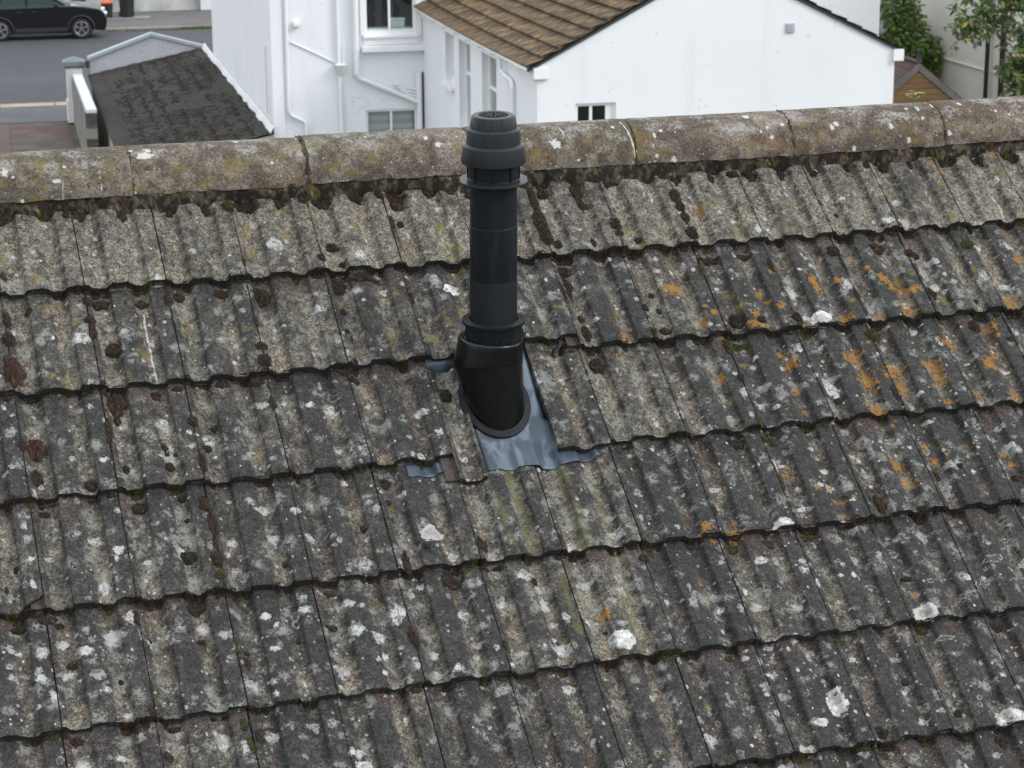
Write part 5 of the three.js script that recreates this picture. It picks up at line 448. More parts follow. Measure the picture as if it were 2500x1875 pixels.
// ---------- lead flashing with the black boot ----------
const flashing = thing('pipe_flashing', 'grey lead flashing sheet with glossy black rubber boot around the flue base', 'flashing', roofPoint(0.942, -0.02, 0.722).toArray());
flashing.quaternion.copy(roofQuat);
const leadTex = canvasFree(1024, 1024, (x, y) => {
  const n = tf(x, y, 4, 4), m = tf(x + 0.37, y * 0.6, 12, 4), s = tf(x * 2 % 1, y * 0.25, 24, 3), p = tn(x, y, 200);
  const w = sm(0.52, 0.66, m) * 0.5 + sm(0.55, 0.75, s) * 0.15 + (p > 0.95 ? 0.3 : 0); const q = 0.55 + 0.75 * n;
  return [(0.038 * q + 0.115 * w), (0.054 * q + 0.138 * w), (0.076 * q + 0.156 * w)];
});
const leadRough = canvasFree(512, 512, (x, y) => 0.42 + 0.35 * tf(x, y, 9, 4), false);
const leadMat = new THREE.MeshStandardMaterial({ map: leadTex, roughnessMap: leadRough, roughness: 1, metalness: 0.1 });
{
  const nu = 120, nv = 70, ua = 0.684, ub = 1.168, pos = [], uv = [], idx = [];
  const row4 = (u, v) => profileSoft(u / TW - Math.floor(u / TW)) - LIFT * (4 * GAUGE - v) / GAUGE;
  const low = u => 0.9285 + 0.004 * Math.sin(u * 31 + 0.6) + 0.0035 * (fbm(u * 40, 2, 2) - 0.5) - 0.010 * sm(1.11, 1.168, u) - (u < 0.80 ? 0.004 : 0);
  const height = (u, v) => {
    const above = sm(0.615, 0.60, v), open = Math.max(sm(0.868, 0.880, u), above * sm(0.79, 0.80, u)) * sm(1.085, 1.05, u), t = sm(0.775, 0.806, v), s = sm(0.845, 0.90, v), dress = Math.max(row4(u, v) + 0.0032, -0.0255 - 0.03 * s), flat = (-0.029 + 0.003 * (fbm(u * 12, v * 12, 2) - 0.5)) * open - 0.062 * (1 - open);
    let n = flat * (1 - t) + dress * t + 0.0012 * fbm(u * 25 + 4, v * 25, 2);
    n -= 0.014 * sm(0.795, 0.803, u) * sm(0.882, 0.872, u) * sm(0.60, 0.63, v) + 0.011 * Math.max(sm(0.80, 0.795, u), sm(1.070, 1.078, u)) * sm(0.890, 0.880, v); const wave = sm(0.90, 0.928, v) * 0.002 * (1 + Math.sin(u * 70)); return n + wave;
  };
  for (let side = 0; side < 2; side++) for (let i = 0; i <= nu; i++) for (let k = 0; k <= nv; k++) {
    const u = ua + (ub - ua) * i / nu, v0 = 0.545, v = v0 + (low(u) - v0) * k / nv; pos.push(u - 0.942, height(u, v) + 0.02 - side * 0.0028, v - 0.722); uv.push((u - ua) * 2, (v - v0) * 2);
  }
  const W = nv + 1, S = (nu + 1) * W;
  for (let i = 0; i < nu; i++) for (let k = 0; k < nv; k++) { const a = i * W + k; idx.push(a, a + 1, a + W + 1, a, a + W + 1, a + W); idx.push(S + a, S + a + W + 1, S + a + 1, S + a, S + a + W, S + a + W + 1); }
  for (let i = 0; i < nu; i++) { const a = i * W + nv; idx.push(a, S + a, S + a + W, a, S + a + W, a + W); }
  for (let k = 0; k < nv; k++) { idx.push(k, S + k, S + k + 1, k, S + k + 1, k + 1); const a = nu * W + k; idx.push(a, a + 1, S + a + 1, a, S + a + 1, S + a); }
  const g = new THREE.BufferGeometry(); g.setAttribute('position', new THREE.Float32BufferAttribute(pos, 3)); g.setAttribute('uv', new THREE.Float32BufferAttribute(uv, 2)); g.setIndex(idx); g.computeVertexNormals();
  mesh('lead_sheet', g, leadMat, flashing, true);
}
// boot: rings lofted from an oval foot on the lead to a tilted round rim; coordinates local to the roof slope
{
  const q = roofQuat.clone().invert(), up = V(0, 1, 0).applyQuaternion(q), yawR = V(1, 0, 0).applyQuaternion(q), back = V(0, 0, 1).applyQuaternion(q);
  const axis0 = flueBase.clone().sub(roofPoint(0.942, -0.02, 0.722)).applyQuaternion(q);
  const W3 = (x, y, z) => axis0.clone().addScaledVector(yawR, x).addScaledVector(up, y).addScaledVector(back, z);
  const rings = [];
  const foot = (ru, rv, n, du = 0, dv2 = 0) => { const r = []; for (let i = 0; i < 72; i++) { const a = i / 72 * Math.PI * 2; r.push(V(Math.cos(a) * ru + du, n, Math.sin(a) * rv + dv2)); } return r; };
  const hoop = (cx, cy, cz, r, tiltX, tiltZ, rz = r) => { const o = []; for (let i = 0; i < 72; i++) { const a = i / 72 * Math.PI * 2; const x = Math.cos(a) * r, z = Math.sin(a) * rz; o.push(W3(cx + x, cy + tiltX * x + tiltZ * z, cz + z)); } return o; };
  const loft = (list, closeTop) => {
    const pos = [], idx = []; list.forEach(r => r.forEach(p => pos.push(p.x, p.y, p.z)));
    for (let k = 0; k < list.length - 1; k++) for (let i = 0; i < 72; i++) { const a = k * 72 + i, b = k * 72 + (i + 1) % 72; idx.push(a, a + 72, b + 72, a, b + 72, b); }
    const g = new THREE.BufferGeometry(); g.setAttribute('position', new THREE.Float32BufferAttribute(pos, 3)); g.setIndex(idx); g.computeVertexNormals();
    const uv = new Float32Array(pos.length / 3 * 2); for (let i = 0; i < uv.length / 2; i++) { uv[2 * i] = (i % 72) / 72 * 2; uv[2 * i + 1] = Math.floor(i / 72) / list.length; } g.setAttribute('uv', new THREE.BufferAttribute(uv, 2)); return g;
  };
  const mix = (A, B2, t) => A.map((p, i) => p.clone().lerp(B2[i], t));
  const f0 = foot(0.0735, 0.098, 0.002, 0.004, 0.002), s0 = hoop(-0.012, 0.083, -0.006, 0.0845, 0.02, 0.16, 0.082), s1 = hoop(-0.012, 0.0835, -0.006, 0.0862, 0.02, 0.16, 0.0835), rim0 = hoop(-0.006, 0.146, 0, 0.0795, -0.075, -0.04), rim1 = hoop(-0.006, 0.1492, 0, 0.0782, -0.075, -0.04), rim2 = hoop(-0.004, 0.1490, 0, 0.0705, -0.075, -0.04), rim3 = hoop(-0.003, 0.138, 0, 0.0695, -0.075, -0.04), rim4 = hoop(0, 0.137, 0, 0.055, -0.075, -0.04);
  mesh('boot', loft([f0, ...[0.15, 0.3, 0.45, 0.6, 0.75, 0.9, 1].map(t => mix(f0, s0, t))]), bootPlastic, flashing, true);
  mesh('cuff', loft([hoop(-0.012, 0.079, -0.006, 0.0846, 0.02, 0.16, 0.082), hoop(-0.012, 0.0795, -0.006, 0.0862, 0.02, 0.16, 0.0835), ...[0, 0.25, 0.5, 0.75, 0.97].map(t => mix(s1, rim0, t)), rim1, mix(rim1, rim2, 0.5), rim2, rim3, rim4]), bootPlastic, flashing, true);
  mesh('foot_flange', loft([foot(0.0880, 0.1135, -0.0085, 0.004, 0.004), foot(0.0885, 0.114, -0.0005, 0.004, 0.004), foot(0.0865, 0.112, 0.0022, 0.004, 0.004), foot(0.0770, 0.1015, 0.0030, 0.004, 0.003), foot(0.0735, 0.098, 0.005, 0.004, 0.002)]), fluePlastic, flashing, true);
}
// seedling in a ridge joint
{
  const p = roofPoint(2.372, RC_N + RC_R * Math.sin(2.05), RC_V + RC_R * Math.cos(2.05));
  const s = thing('seedling', 'tiny yellow-green seedling sprouting from a joint of the ridge tiles', 'seedling', p.toArray());
  const leafM = new THREE.MeshPhysicalMaterial({ color: lin(0.20, 0.26, 0.03), roughness: 0.8, transmission: 0.3, thickness: 0 });
  mesh('stem', [pipe([V(0, -0.004, 0), V(0.002, 0.012, 0.002), V(0, 0.040, 0)], 0.0014, 4, 6)], leafM, s, true);
  for (let i = 0; i < 7; i++) { const a = i * 2.4, l = 0.020 + 0.005 * (i % 3), g = new THREE.SphereGeometry(1, 8, 6).scale(l * 0.55, 0.0007, l * 0.28).translate(l * 0.6, 0, 0).rotateZ(0.5 - 0.1 * i).rotateY(a).translate(0, 0.014 + 0.0042 * i, 0); mesh('leaf', g, leafM, s, true); }
}
// ---------- ground, street ----------
const noisy = (c, amp, f, o = {}) => { const t = canvasFree(512, 512, (x, y) => { const n = tf(x, y, f, 5), m = tn(x, y, 170), q = 1 + amp * 2 * (n - 0.5) + (m - 0.5) * (o.grain ?? 0.3); return [c[0] * q, c[1] * q, c[2] * q]; }); const r = o.rep ?? 0.25; t.repeat.set(r, r); return new THREE.MeshStandardMaterial({ map: t, roughness: o.rough ?? 0.9 }); };
const asphalt = (() => { const t = canvasFree(1024, 1024, (x, y) => { const a = tf(x * 0.5, y, 6, 4), b = tf(x * 0.25, y, 16, 3), g = tn(x, y, 256), p = sm(0.56, 0.60, tf(x * 0.5, y, 4, 2)); const q = (0.72 + 0.5 * a + 0.25 * (b - 0.5)) * (0.85 + 0.3 * g) * (1 - 0.16 * p); return [0.046 * q, 0.049 * q, 0.056 * q]; }); t.repeat.set(0.06, 0.06); return new THREE.MeshStandardMaterial({ map: t, roughness: 0.9 }); })(), flags = noisy([0.10, 0.092, 0.09], 0.3, 6, { rep: 0.3 }), kerbM = noisy([0.22, 0.21, 0.195], 0.3, 8, { rep: 0.5 }), buffM = noisy([0.34, 0.285, 0.205], 0.25, 8, { rep: 0.5 });
const plane = (x0, x1, z0, z1, y) => uvWorld(new THREE.PlaneGeometry(x1 - x0, z1 - z0).rotateX(-Math.PI / 2).translate((x0 + x1) / 2, y, (z0 + z1) / 2));
structure('ground', plane(-300, 300, -500, 60, -0.03), noisy([0.06, 0.065, 0.04], 0.5, 8, { rep: 0.2 }));
structure('road', plane(-60, 60, -80.9, -63.45, 0), asphalt);
{ const p = structure('near_pavement', [box(-60, 60, -0.2, 0.012, -62.85, -59.95)], noisy([0.090, 0.091, 0.098], 0.3, 6, { rep: 0.3 })); for (let i = -8; i < 9; i++) mesh('kerb_stone', rbox(i * 1.5 + 0.01, i * 1.5 + 1.49, -0.1, 0.03, -63.45, -62.86, 0.015), buffM, p); }
{ const p = structure('far_pavement', [box(-60, 60, -0.2, 0.10, -86.6, -81.15)], flags); for (let i = -6; i < 18; i++) mesh('kerb_stone', rbox(i * 0.92 + 0.006, i * 0.92 + 0.914, -0.1, 0.105, -81.14, -80.9, 0.015), kerbM, p); }
{ const y = structure('yard', [box(-8, 1.74, -0.3, -0.012, -59.9, -40)], noisy([0.10, 0.085, 0.075], 0.3, 6)); const slabs = [0, 1, 2].map(() => noisy([rr(0.080, 0.098), rr(0.057, 0.066), rr(0.046, 0.054)], 0.5, 5, { rep: 0.4 })); for (let i = 0; i < 5; i++) for (let k = 0; k < 6; k++) mesh('paving_slab', box(-5.6 + i * 1.46 + 0.006, -5.6 + (i + 1) * 1.46 - 0.006, -0.05, 0.006, -59.88 + k * 2.3, -59.88 + (k + 1) * 2.3 - 0.012), slabs[(i * 2 + k) % 3], y); }
// tufts of grass along the far kerb
{ const list = []; seed = 555; for (let i = 0; i < 900; i++) { const x = rnd() < 0.7 ? rr(6.2, 9) : rr(3.9, 6.2), z = -80.83 + rr(-0.05, 0.06), h = rr(0.05, 0.16) * (x > 6.5 ? 1.2 : 0.6), a = rnd() * 6.28, g = new THREE.BufferGeometry(); g.setAttribute('position', new THREE.Float32BufferAttribute([x - 0.012 * Math.cos(a), 0, z - 0.012 * Math.sin(a), x + 0.012 * Math.cos(a), 0, z + 0.012 * Math.sin(a), x + rr(-0.05, 0.05), h, z + rr(-0.05, 0.05)], 3)); g.computeVertexNormals(); list.push(g); }
  const m = mesh(numbered('kerb_grass'), list, std(lin(0.09, 0.14, 0.03), 0.9, { side: THREE.DoubleSide })); m.userData = { label: 'green grass growing in the gutter along the far kerb', category: 'grass', kind: 'stuff' }; }
// far garden wall and gate pier
const paleRender = noisy([0.42, 0.43, 0.42], 0.45, 5, { rep: 0.35 });
{ const w = thing('garden_wall', 'stained pale rendered garden wall behind the far pavement', 'wall', [6, 0.1, -86.8]); mesh('wall', [box(-9, 7.75, 0.05, 1.75, -86.95, -86.62)], paleRender, w); mesh('coping', [rbox(-9.03, 7.75, 1.752, 1.83, -87.0, -86.57, 0.02)], kerbM, w);
  mesh('pier', [rbox(7.76, 8.75, 0.05, 2.1, -87.05, -86.45, 0.02)], noisy([0.62, 0.63, 0.66], 0.1, 5), w); }
// wheelie bins and recycling box
const binDark = std(lin(0.016, 0.018, 0.021), 0.5), binLid = std(lin(0.02, 0.022, 0.026), 0.42);
function wheelieBin(x, z, label, bodyM, lidM) {
  const b = thing('wheelie_bin', label, 'bin', [x, 0.1, z]);
  const g = new THREE.CylinderGeometry(0.40, 0.33, 0.95, 4, 1).rotateY(Math.PI / 4).scale(1, 1, 1.2).translate(0, 0.53, 0); mesh('body', uvWorld(g), bodyM, b, true);
  mesh('lid', [new RoundedBoxGeometry(0.62, 0.07, 0.74, 3, 0.03).translate(0, 1.045, 0.02)], lidM, b, true); mesh('handle', [rod(V(-0.22, 1.0, -0.40), V(0.22, 1.0, -0.40), 0.018)], lidM, b, true);
  for (const s of [-1, 1]) mesh('wheel', new THREE.CylinderGeometry(0.1, 0.1, 0.05, 20).rotateZ(Math.PI / 2).translate(s * 0.26, 0.1, -0.30), binDark, b, true);
}
wheelieBin(4.86, -84.6, 'tall black wheelie bin on the pavement near the rendered wall', binDark, binLid);
wheelieBin(3.15, -85.9, 'dark green wheelie bin half hidden behind the parked car', std(lin(0.012, 0.05, 0.04), 0.5), std(lin(0.012, 0.05, 0.04), 0.45));
{ const b = thing('recycling_box', 'small black recycling box with orange top beside the black bin', 'box', [4.13, 0.1, -84.5]);
  const g = new THREE.CylinderGeometry(0.30, 0.24, 0.52, 4, 1).rotateY(Math.PI / 4).translate(0, 0.27, 0); mesh('body', g, binDark, b, true); mesh('lid', [new RoundedBoxGeometry(0.46, 0.10, 0.46, 3, 0.04).translate(0, 0.585, 0)], std(lin(0.62, 0.12, 0.03), 0.6), b, true); mesh('handle', [new THREE.TorusGeometry(0.15, 0.012, 8, 20, Math.PI).translate(0, 0.62, 0.1)], binDark, b, true); }
{ const b = thing('drain_cover', 'pale square cover slab set in the far pavement under the bin', 'cover', [5.0, 0.1, -84.2]); mesh('slab', [box(4.1, 5.7, 0.102, 0.125, -84.75, -84.02)], kerbM, b); }
// ---------- parked car ----------
{
  const car = thing('parked_car', 'dark navy sport utility car parked nose right on the street', 'car', [1.58, 0, -79.78]);
  const paint = new THREE.MeshPhysicalMaterial({ color: lin(0.002, 0.003, 0.005), roughness: 0.3, clearcoat: 1, clearcoatRoughness: 0.05, specularIntensity: 0.3 }), trim = std(lin(0.012, 0.012, 0.013), 0.6), glassM = new THREE.MeshPhysicalMaterial({ color: lin(0.035, 0.065, 0.065), roughness: 0.05, clearcoat: 1 }), tyreM = std(lin(0.014, 0.014, 0.015), 0.85), alloy = std(lin(0.32, 0.33, 0.35), 0.35, { metalness: 0.8 }), lampM = new THREE.MeshPhysicalMaterial({ color: lin(0.6, 0.68, 0.75), roughness: 0.12, clearcoat: 1 });
  const s = new THREE.Shape(); s.moveTo(-2.12, 0.34); s.lineTo(-1.79, 0.30); s.absarc(-1.38, 0.36, 0.43, Math.PI * 1.05, 0, true); s.lineTo(0.94, 0.28); s.absarc(1.37, 0.36, 0.43, Math.PI, 0, true); s.lineTo(2.14, 0.33); s.quadraticCurveTo(2.22, 0.5, 2.20, 0.70); s.quadraticCurveTo(2.17, 0.86, 2.02, 0.97); s.quadraticCurveTo(1.6, 1.08, 0.98, 1.12); s.lineTo(-1.7, 1.10); s.quadraticCurveTo(-2.15, 1.08, -2.20, 0.85); s.lineTo(-2.22, 0.5); s.closePath();
  const bodyG = new THREE.ExtrudeGeometry(s, { depth: 1.70, bevelEnabled: true, bevelSize: 0.05, bevelThickness: 0.06, bevelSegments: 4, curveSegments: 24 }).translate(0, 0, -0.85);
  const body = mesh('body', bodyG, paint, car, true);
  const c = new THREE.Shape(); c.moveTo(-2.0, 1.08); c.lineTo(-1.55, 1.58); c.quadraticCurveTo(-1.2, 1.66, -0.5, 1.67); c.quadraticCurveTo(0.05, 1.66, 0.3, 1.52); c.lineTo(1.02, 1.08); c.closePath();
  mesh('cabin', new THREE.ExtrudeGeometry(c, { depth: 1.34, bevelEnabled: true, bevelSize: 0.05, bevelThickness: 0.10, bevelSegments: 4 }).translate(0, 0, -0.67), paint, car, true);
  for (const z of [0.775, -0.775]) for (const pts of [[[-0.42, 1.12], [0.80, 1.12], [0.16, 1.53], [-0.42, 1.58]], [[-1.42, 1.12], [-0.48, 1.12], [-0.48, 1.58], [-1.22, 1.55]]]) mesh('side_window', prism(pts, 0.012).translate(0, 0, z - 0.006), glassM, car, true);
  mesh('windscreen', new THREE.BoxGeometry(0.86, 0.012, 1.26).rotateZ(-0.545).translate(0.72, 1.37, 0), glassM, car, true);
  for (const z of [0.62, -0.62]) { mesh('headlight', [new RoundedBoxGeometry(0.34, 0.13, 0.42, 3, 0.05).rotateY(z > 0 ? 0.35 : -0.35).translate(2.06, 0.86, z)], lampM, car, true); mesh('mirror', [new RoundedBoxGeometry(0.16, 0.15, 0.24, 3, 0.05).translate(0.55, 1.20, z * 1.62)], trim, car, true); }
  mesh('grille', [new RoundedBoxGeometry(0.05, 0.26, 0.9, 2, 0.02).translate(2.24, 0.62, 0)], trim, car, true);
  for (const z of [0.915, -0.915]) { mesh('sill_trim', [new RoundedBoxGeometry(1.78, 0.14, 0.03, 2, 0.012).translate(0, 0.35, z)], trim, car, true); for (const x of [-0.45, -1.32 + 0.25, 0.86]) mesh('door_gap', new THREE.BoxGeometry(0.008, 0.62, 0.01).translate(x, 0.78, z), trim, car, true); for (const x of [-0.62, 0.38 - 0.58 + 0.1]) mesh('door_handle', [new RoundedBoxGeometry(0.2, 0.035, 0.04, 2, 0.012).translate(x - 0.1, 0.98, z)], trim, car, true);
    for (const x of [-1.38, 1.37]) mesh('arch_trim', [new THREE.TorusGeometry(0.44, 0.035, 8, 32, Math.PI).translate(x, 0.36, z)], trim, car, true); }
  for (const x of [-1.38, 1.37]) for (const z of [0.80, -0.80]) {
    const w = mesh('wheel', new THREE.TorusGeometry(0.295, 0.085, 14, 40).scale(1, 1, 1.35).translate(x, 0.365, z), tyreM, car, true);
    const sd = Math.sign(z), rim = [new THREE.TorusGeometry(0.235, 0.018, 8, 40).translate(x, 0.365, z + sd * 0.09)]; for (let i = 0; i < 5; i++) for (const d of [-0.09, 0.09]) { const a = i / 5 * Math.PI * 2 + d + 0.3; rim.push(new THREE.BoxGeometry(0.21, 0.03, 0.03).translate(0.13, 0, 0).rotateZ(a).translate(x, 0.365, z + sd * 0.08)); }
    rim.push(new THREE.CylinderGeometry(0.05, 0.05, 0.04, 16).rotateX(Math.PI / 2).translate(x, 0.365, z + sd * 0.085)); mesh('rim', rim, alloy, w, true);
    mesh('brake_disc', new THREE.CylinderGeometry(0.24, 0.24, 0.03, 24).rotateX(Math.PI / 2).translate(x, 0.365, z + sd * 0.03), trim, w, true);
  }
}
// ---------- boundary wall, pier ----------
const whitePaint = noisy([0.66, 0.67, 0.68], 0.10, 4, { rep: 0.3, grain: 0.08, rough: 0.75 }), oldRender = noisy([0.40, 0.37, 0.32], 0.55, 5, { rep: 0.5 }), stainRender = (() => { const t = canvasFree(512, 512, (x, y) => { const a = tf(x, y * 0.12, 16, 4), b = tf(x, y, 6, 4), d = sm(0.45, 0.62, a * 0.7 + b * 0.3); const q = 0.8 + 0.4 * b; return [(0.26 - 0.20 * d) * q, (0.25 - 0.19 * d) * q, (0.225 - 0.17 * d) * q]; }); t.repeat.set(0.4, 0.4); return new THREE.MeshStandardMaterial({ map: t, roughness: 0.9 }); })();
{ const w = thing('boundary_wall', 'stained boundary wall with white coping between the yard and the lean-to', 'wall', [2.02, 0, -57.5]);
  mesh('wall', prism([[-59.6, 0], [-51.6, 0], [-51.6, 1.42], [-59.6, 1.22]].map(([a, b]) => [a, b]), 0.26).rotateY(-Math.PI / 2).translate(2.16, 0, 0), stainRender, w);
  mesh('coping', prism([[-59.6, 1.225], [-51.58, 1.425], [-51.58, 1.50], [-59.6, 1.30]], 0.24).rotateY(-Math.PI / 2).translate(2.165, 0, 0), whitePaint, w); }
{ const p = thing('gate_pier', 'white gate pier with grey-green moulded cap at the pavement', 'pier', [1.98, 0, -59.85]);
  mesh('shaft', [rbox(1.77, 2.19, 0.6, 1.44, -60.06, -59.62, 0.02)], whitePaint, p); mesh('plinth', [rbox(1.74, 2.22, 0, 0.6, -60.09, -59.6, 0.02)], whitePaint, p);
  const capM = noisy([0.20, 0.235, 0.235], 0.2, 5, { rep: 0.8 }); const cp = mesh('cap', [new THREE.CylinderGeometry(0.41, 0.41, 0.1, 4).rotateY(Math.PI / 4).translate(1.98, 1.56, -59.84)], capM, p);
  mesh('cap_moulding', [new THREE.CylinderGeometry(0.40, 0.33, 0.07, 4).rotateY(Math.PI / 4).translate(1.98, 1.474, -59.84)], capM, cp); mesh('cap_point', [new THREE.ConeGeometry(0.40, 0.13, 4).rotateY(Math.PI / 4).translate(1.98, 1.676, -59.84)], capM, cp); }
// ---------- lean-to with mossy roof beside the white house ----------
function filletGeo(x1, y1, z0, z1) {
  const pos = [], idx = [], n = 90; for (let i = 0; i <= n; i++) { const z = z0 + (z1 - 0.03 - z0) * i / n, w = 0.075 + 0.09 * (fbm(z * 2.4, 7, 3) - 0.4), h = 0.13 + 0.05 * (fbm(z * 1.3, 30, 2) - 0.5); pos.push(x1 - w, y1 - 0.01, z, x1 - w * 0.55, y1 + 0.062, z, x1 - 0.022, y1 + h, z, x1 + 0.004, y1 + h + 0.01, z); }
  for (let i = 0; i < n; i++) for (let k = 0; k < 3; k++) { const a = i * 4 + k; idx.push(a, a + 4, a + 5, a, a + 5, a + 1); } idx.push(n * 4, n * 4 + 1, n * 4 + 2, n * 4, n * 4 + 2, n * 4 + 3);
  const g = new THREE.BufferGeometry(); g.setAttribute('position', new THREE.Float32BufferAttribute(pos, 3)); g.setIndex(idx); g.computeVertexNormals(); return uvWorld(g);
}
const mossyFelt = (() => { const t = canvasFree(1024, 1024, (x, y) => { const n = tf(x, y, 6, 4), m = tf(x, y * 0.6, 40, 3), f = tn(x, y, 240); const d = sm(0.44, 0.60, m * 0.75 + n * 0.3); let q = [0.030 - 0.017 * d, 0.0245 - 0.0145 * d, 0.0175 - 0.0110 * d]; const k = 0.5 + 1.0 * f; q = q.map(v => v * k); if (f > 0.985) q = [0.3, 0.3, 0.27]; return q; }); t.repeat.set(0.4, 0.4); return new THREE.MeshStandardMaterial({ map: t, roughness: 0.95 }); })();
{
  const L = thing('lean_to', 'low lean-to with dark mossy sloping roof against the white house', 'outbuilding', [3.9, 0, -52.5]);
  const z0 = -60.1, z1 = -45.1, x0 = 2.36, x1 = 5.45, y0 = 1.17, y1 = 1.80;
  mesh('side_wall', [box(x0 + 0.05, x0 + 0.27, 0, y0 - 0.06, z0 + 0.1, z1 - 0.05)], oldRender, L);
  mesh('rear_wall', prism([[x0 + 0.272, 0], [x1 - 0.01, 0], [x1 - 0.01, y1 - 0.105], [x0 + 0.272, y0 - 0.045]], 0.2).translate(0, 0, z1 - 0.25), whitePaint, L);
  // roof as rows of mossy tiles laid across the slope
  const rows = 9, nz = 60; seed = 31;
  for (let r = 0; r < rows; r++) {
    const pos = [], idx = [], uv = [], xa = x0 + (x1 - x0) * r / rows, xb = x0 + (x1 - x0) * (r + 1.12) / rows;
    for (let i = 0; i <= nz; i++) { const z = z0 + (z1 - z0) * i / nz; for (const [x, dy] of [[xa - 0.02, -0.015], [xa - 0.015 + rr(-0.01, 0.01), 0.032], [xa + 0.15, 0.034 + rr(-0.006, 0.012)], [Math.min(xb, x1), 0.012]]) { pos.push(x, y0 + (y1 - y0) * (x - x0) / (x1 - x0) + dy, z); uv.push(z, x * 1.1); } }
    for (let i = 0; i < nz; i++) for (let k = 0; k < 3; k++) { const a = i * 4 + k; idx.push(a, a + 4, a + 5, a, a + 5, a + 1); }
    const g = new THREE.BufferGeometry(); g.setAttribute('position', new THREE.Float32BufferAttribute(pos, 3)); g.setAttribute('uv', new THREE.Float32BufferAttribute(uv, 2)); g.setIndex(idx); g.computeVertexNormals(); mesh('tile_course', g, mossyFelt, L);
  }
  mesh('roof_deck', prism([[x0 + 0.02, y0 - 0.09], [x1 - 0.01, y1 - 0.10], [x1 - 0.01, y1 - 0.02], [x0 + 0.02, y0 - 0.02]], z1 - z0 - 0.02).translate(0, 0, z0 + 0.01), oldRender, L);
  const lumps = []; for (let i = 0; i < 5200; i++) { const x = rr(x0 + 0.4, x1 - 0.1), z = rr(z0 + 0.3, z1 - 0.2), s = rr(0.02, 0.05); if (fbm(x * 1.5, z * 0.8, 2) < 0.28 + 0.25 * rnd()) continue; lumps.push(new THREE.SphereGeometry(s, 6, 4).scale(1, 0.45, 1.5).translate(x, y0 + (y1 - y0) * (x - x0) / (x1 - x0) + 0.03, z)); }
  const lm = mesh('moss', lumps, noisy([0.011, 0.008, 0.0045], 0.5, 8, { rep: 2 }), L); lm.userData.kind = 'stuff';
  mesh('fillet', filletGeo(x1, y1, z0 + 0.12, z1), whitePaint, L);
  // street-side parapet with coping
  const par = mesh('parapet', prism([[2.44, 0.2], [5.46, 0.2], [5.46, 1.75], [4.06, 2.13], [2.44, 1.57]], 0.22).translate(0, 0, -60.42), noisy([0.60, 0.60, 0.63], 0.12, 4, { rep: 0.3 }), L);
  const cop = noisy([0.42, 0.47, 0.50], 0.15, 5, { rep: 0.6 });
  for (const [a, b] of [[[2.36, 1.56], [4.06, 2.15]], [[4.06, 2.15], [5.46, 1.77]]]) mesh('coping', prism([a, b, [b[0], b[1] + 0.085], [a[0], a[1] + 0.085]], 0.36).translate(0, 0, -60.49), cop, par);
  mesh('gutter_end', [rbox(2.30, 2.40, 1.35, 1.56, -60.35, -60.2, 0.02)], std(lin(0.08, 0.085, 0.09), 0.6), L);
}
// ---------- white house: main block and gabled rear wing ----------
const white = (() => { const t = canvasFree(1024, 1024, (x, y) => { const n = tf(x, y, 3, 4), s = tf(x, y * 0.15, 20, 4), q = 1 + 0.11 * (n - 0.5) - 0.055 * sm(0.55, 0.8, s), m = tn(x, y, 256); const ck = Math.abs(tf(x + 0.1, y, 4, 5) - 0.5), cm = tf(x, y, 3, 2), ch = tf(x + 0.5, y + 0.2, 50, 2); const k = q * (0.985 + 0.03 * m) * (ck < 0.004 && cm > 0.54 ? 0.82 : 1) * (ch > 0.865 ? 0.88 : 1); return [0.745 * k, 0.765 * k, 0.785 * k]; }); t.repeat.set(0.16, 0.16); return new THREE.MeshStandardMaterial({ map: t, roughness: 0.8 }); })();
const gloss = std(lin(0.78, 0.79, 0.80), 0.4), glass = new THREE.MeshPhysicalMaterial({ color: lin(0.95, 0.98, 0.97), roughness: 0.03, transmission: 1, thickness: 0, ior: 1.5 }), room = std(lin(0.06, 0.06, 0.065), 0.9);
const Z1 = -45.32, Z2 = -35.35, X1 = 5.47, X2 = 8.6, X3 = 14.84, X4 = 18.64, TOP = 7.6;
const house = thing('white_house', 'white painted house with gabled rear wing and brown tiled roof', 'house', [11, 0, -47]);
const uvz = g => uvWorld(g);
// windows: [x0,x1,y0,y1] on a wall facing the camera, or [z0,z1,y0,y1] on the wing's side wall
const W1 = [7.40, 8.46, 3.72, 5.3], W2 = [7.38, 8.46, 0.95, 2.18], SW = [[-42.95, -42.15, 3.05, 4.02], [-41.65, -40.62, 2.2, 4.03], [-39.60, -38.40, 2.2, 4.03]], W3 = [9.25, 9.94, 2.7, 3.645];
mesh('back_wall', uvz(prism([[X1, 0], [X4, 0], [X4, TOP], [X1, TOP]], 0.3, [W1, W2]).translate(0, 0, Z1 - 0.3)), white, house);
mesh('side_wall', [box(X1, X1 + 0.3, 0, TOP, -57.9, Z1 - 0.302)], white, house);
mesh('side_wall', [box(X4 - 0.3, X4, 0, TOP, -57.9, Z1 - 0.302)], white, house);
mesh('front_wall', [box(X1 + 0.302, X4 - 0.302, 0, TOP, -57.9, -57.6)], white, house);
mesh('roof', [uvWorld(new THREE.CylinderGeometry(0.2, 1, 2.4, 4, 1).rotateY(Math.PI / 4).scale(9.6, 1, 9.2).translate(12.05, TOP + 1.2, -51.6))], noisy([0.10, 0.10, 0.11], 0.3, 8), house);
mesh('corner_strip', [rbox(X1 - 0.02, X1 + 0.23, 0, TOP - 0.01, Z1 + 0.002, Z1 + 0.035, 0.01)], white, house);
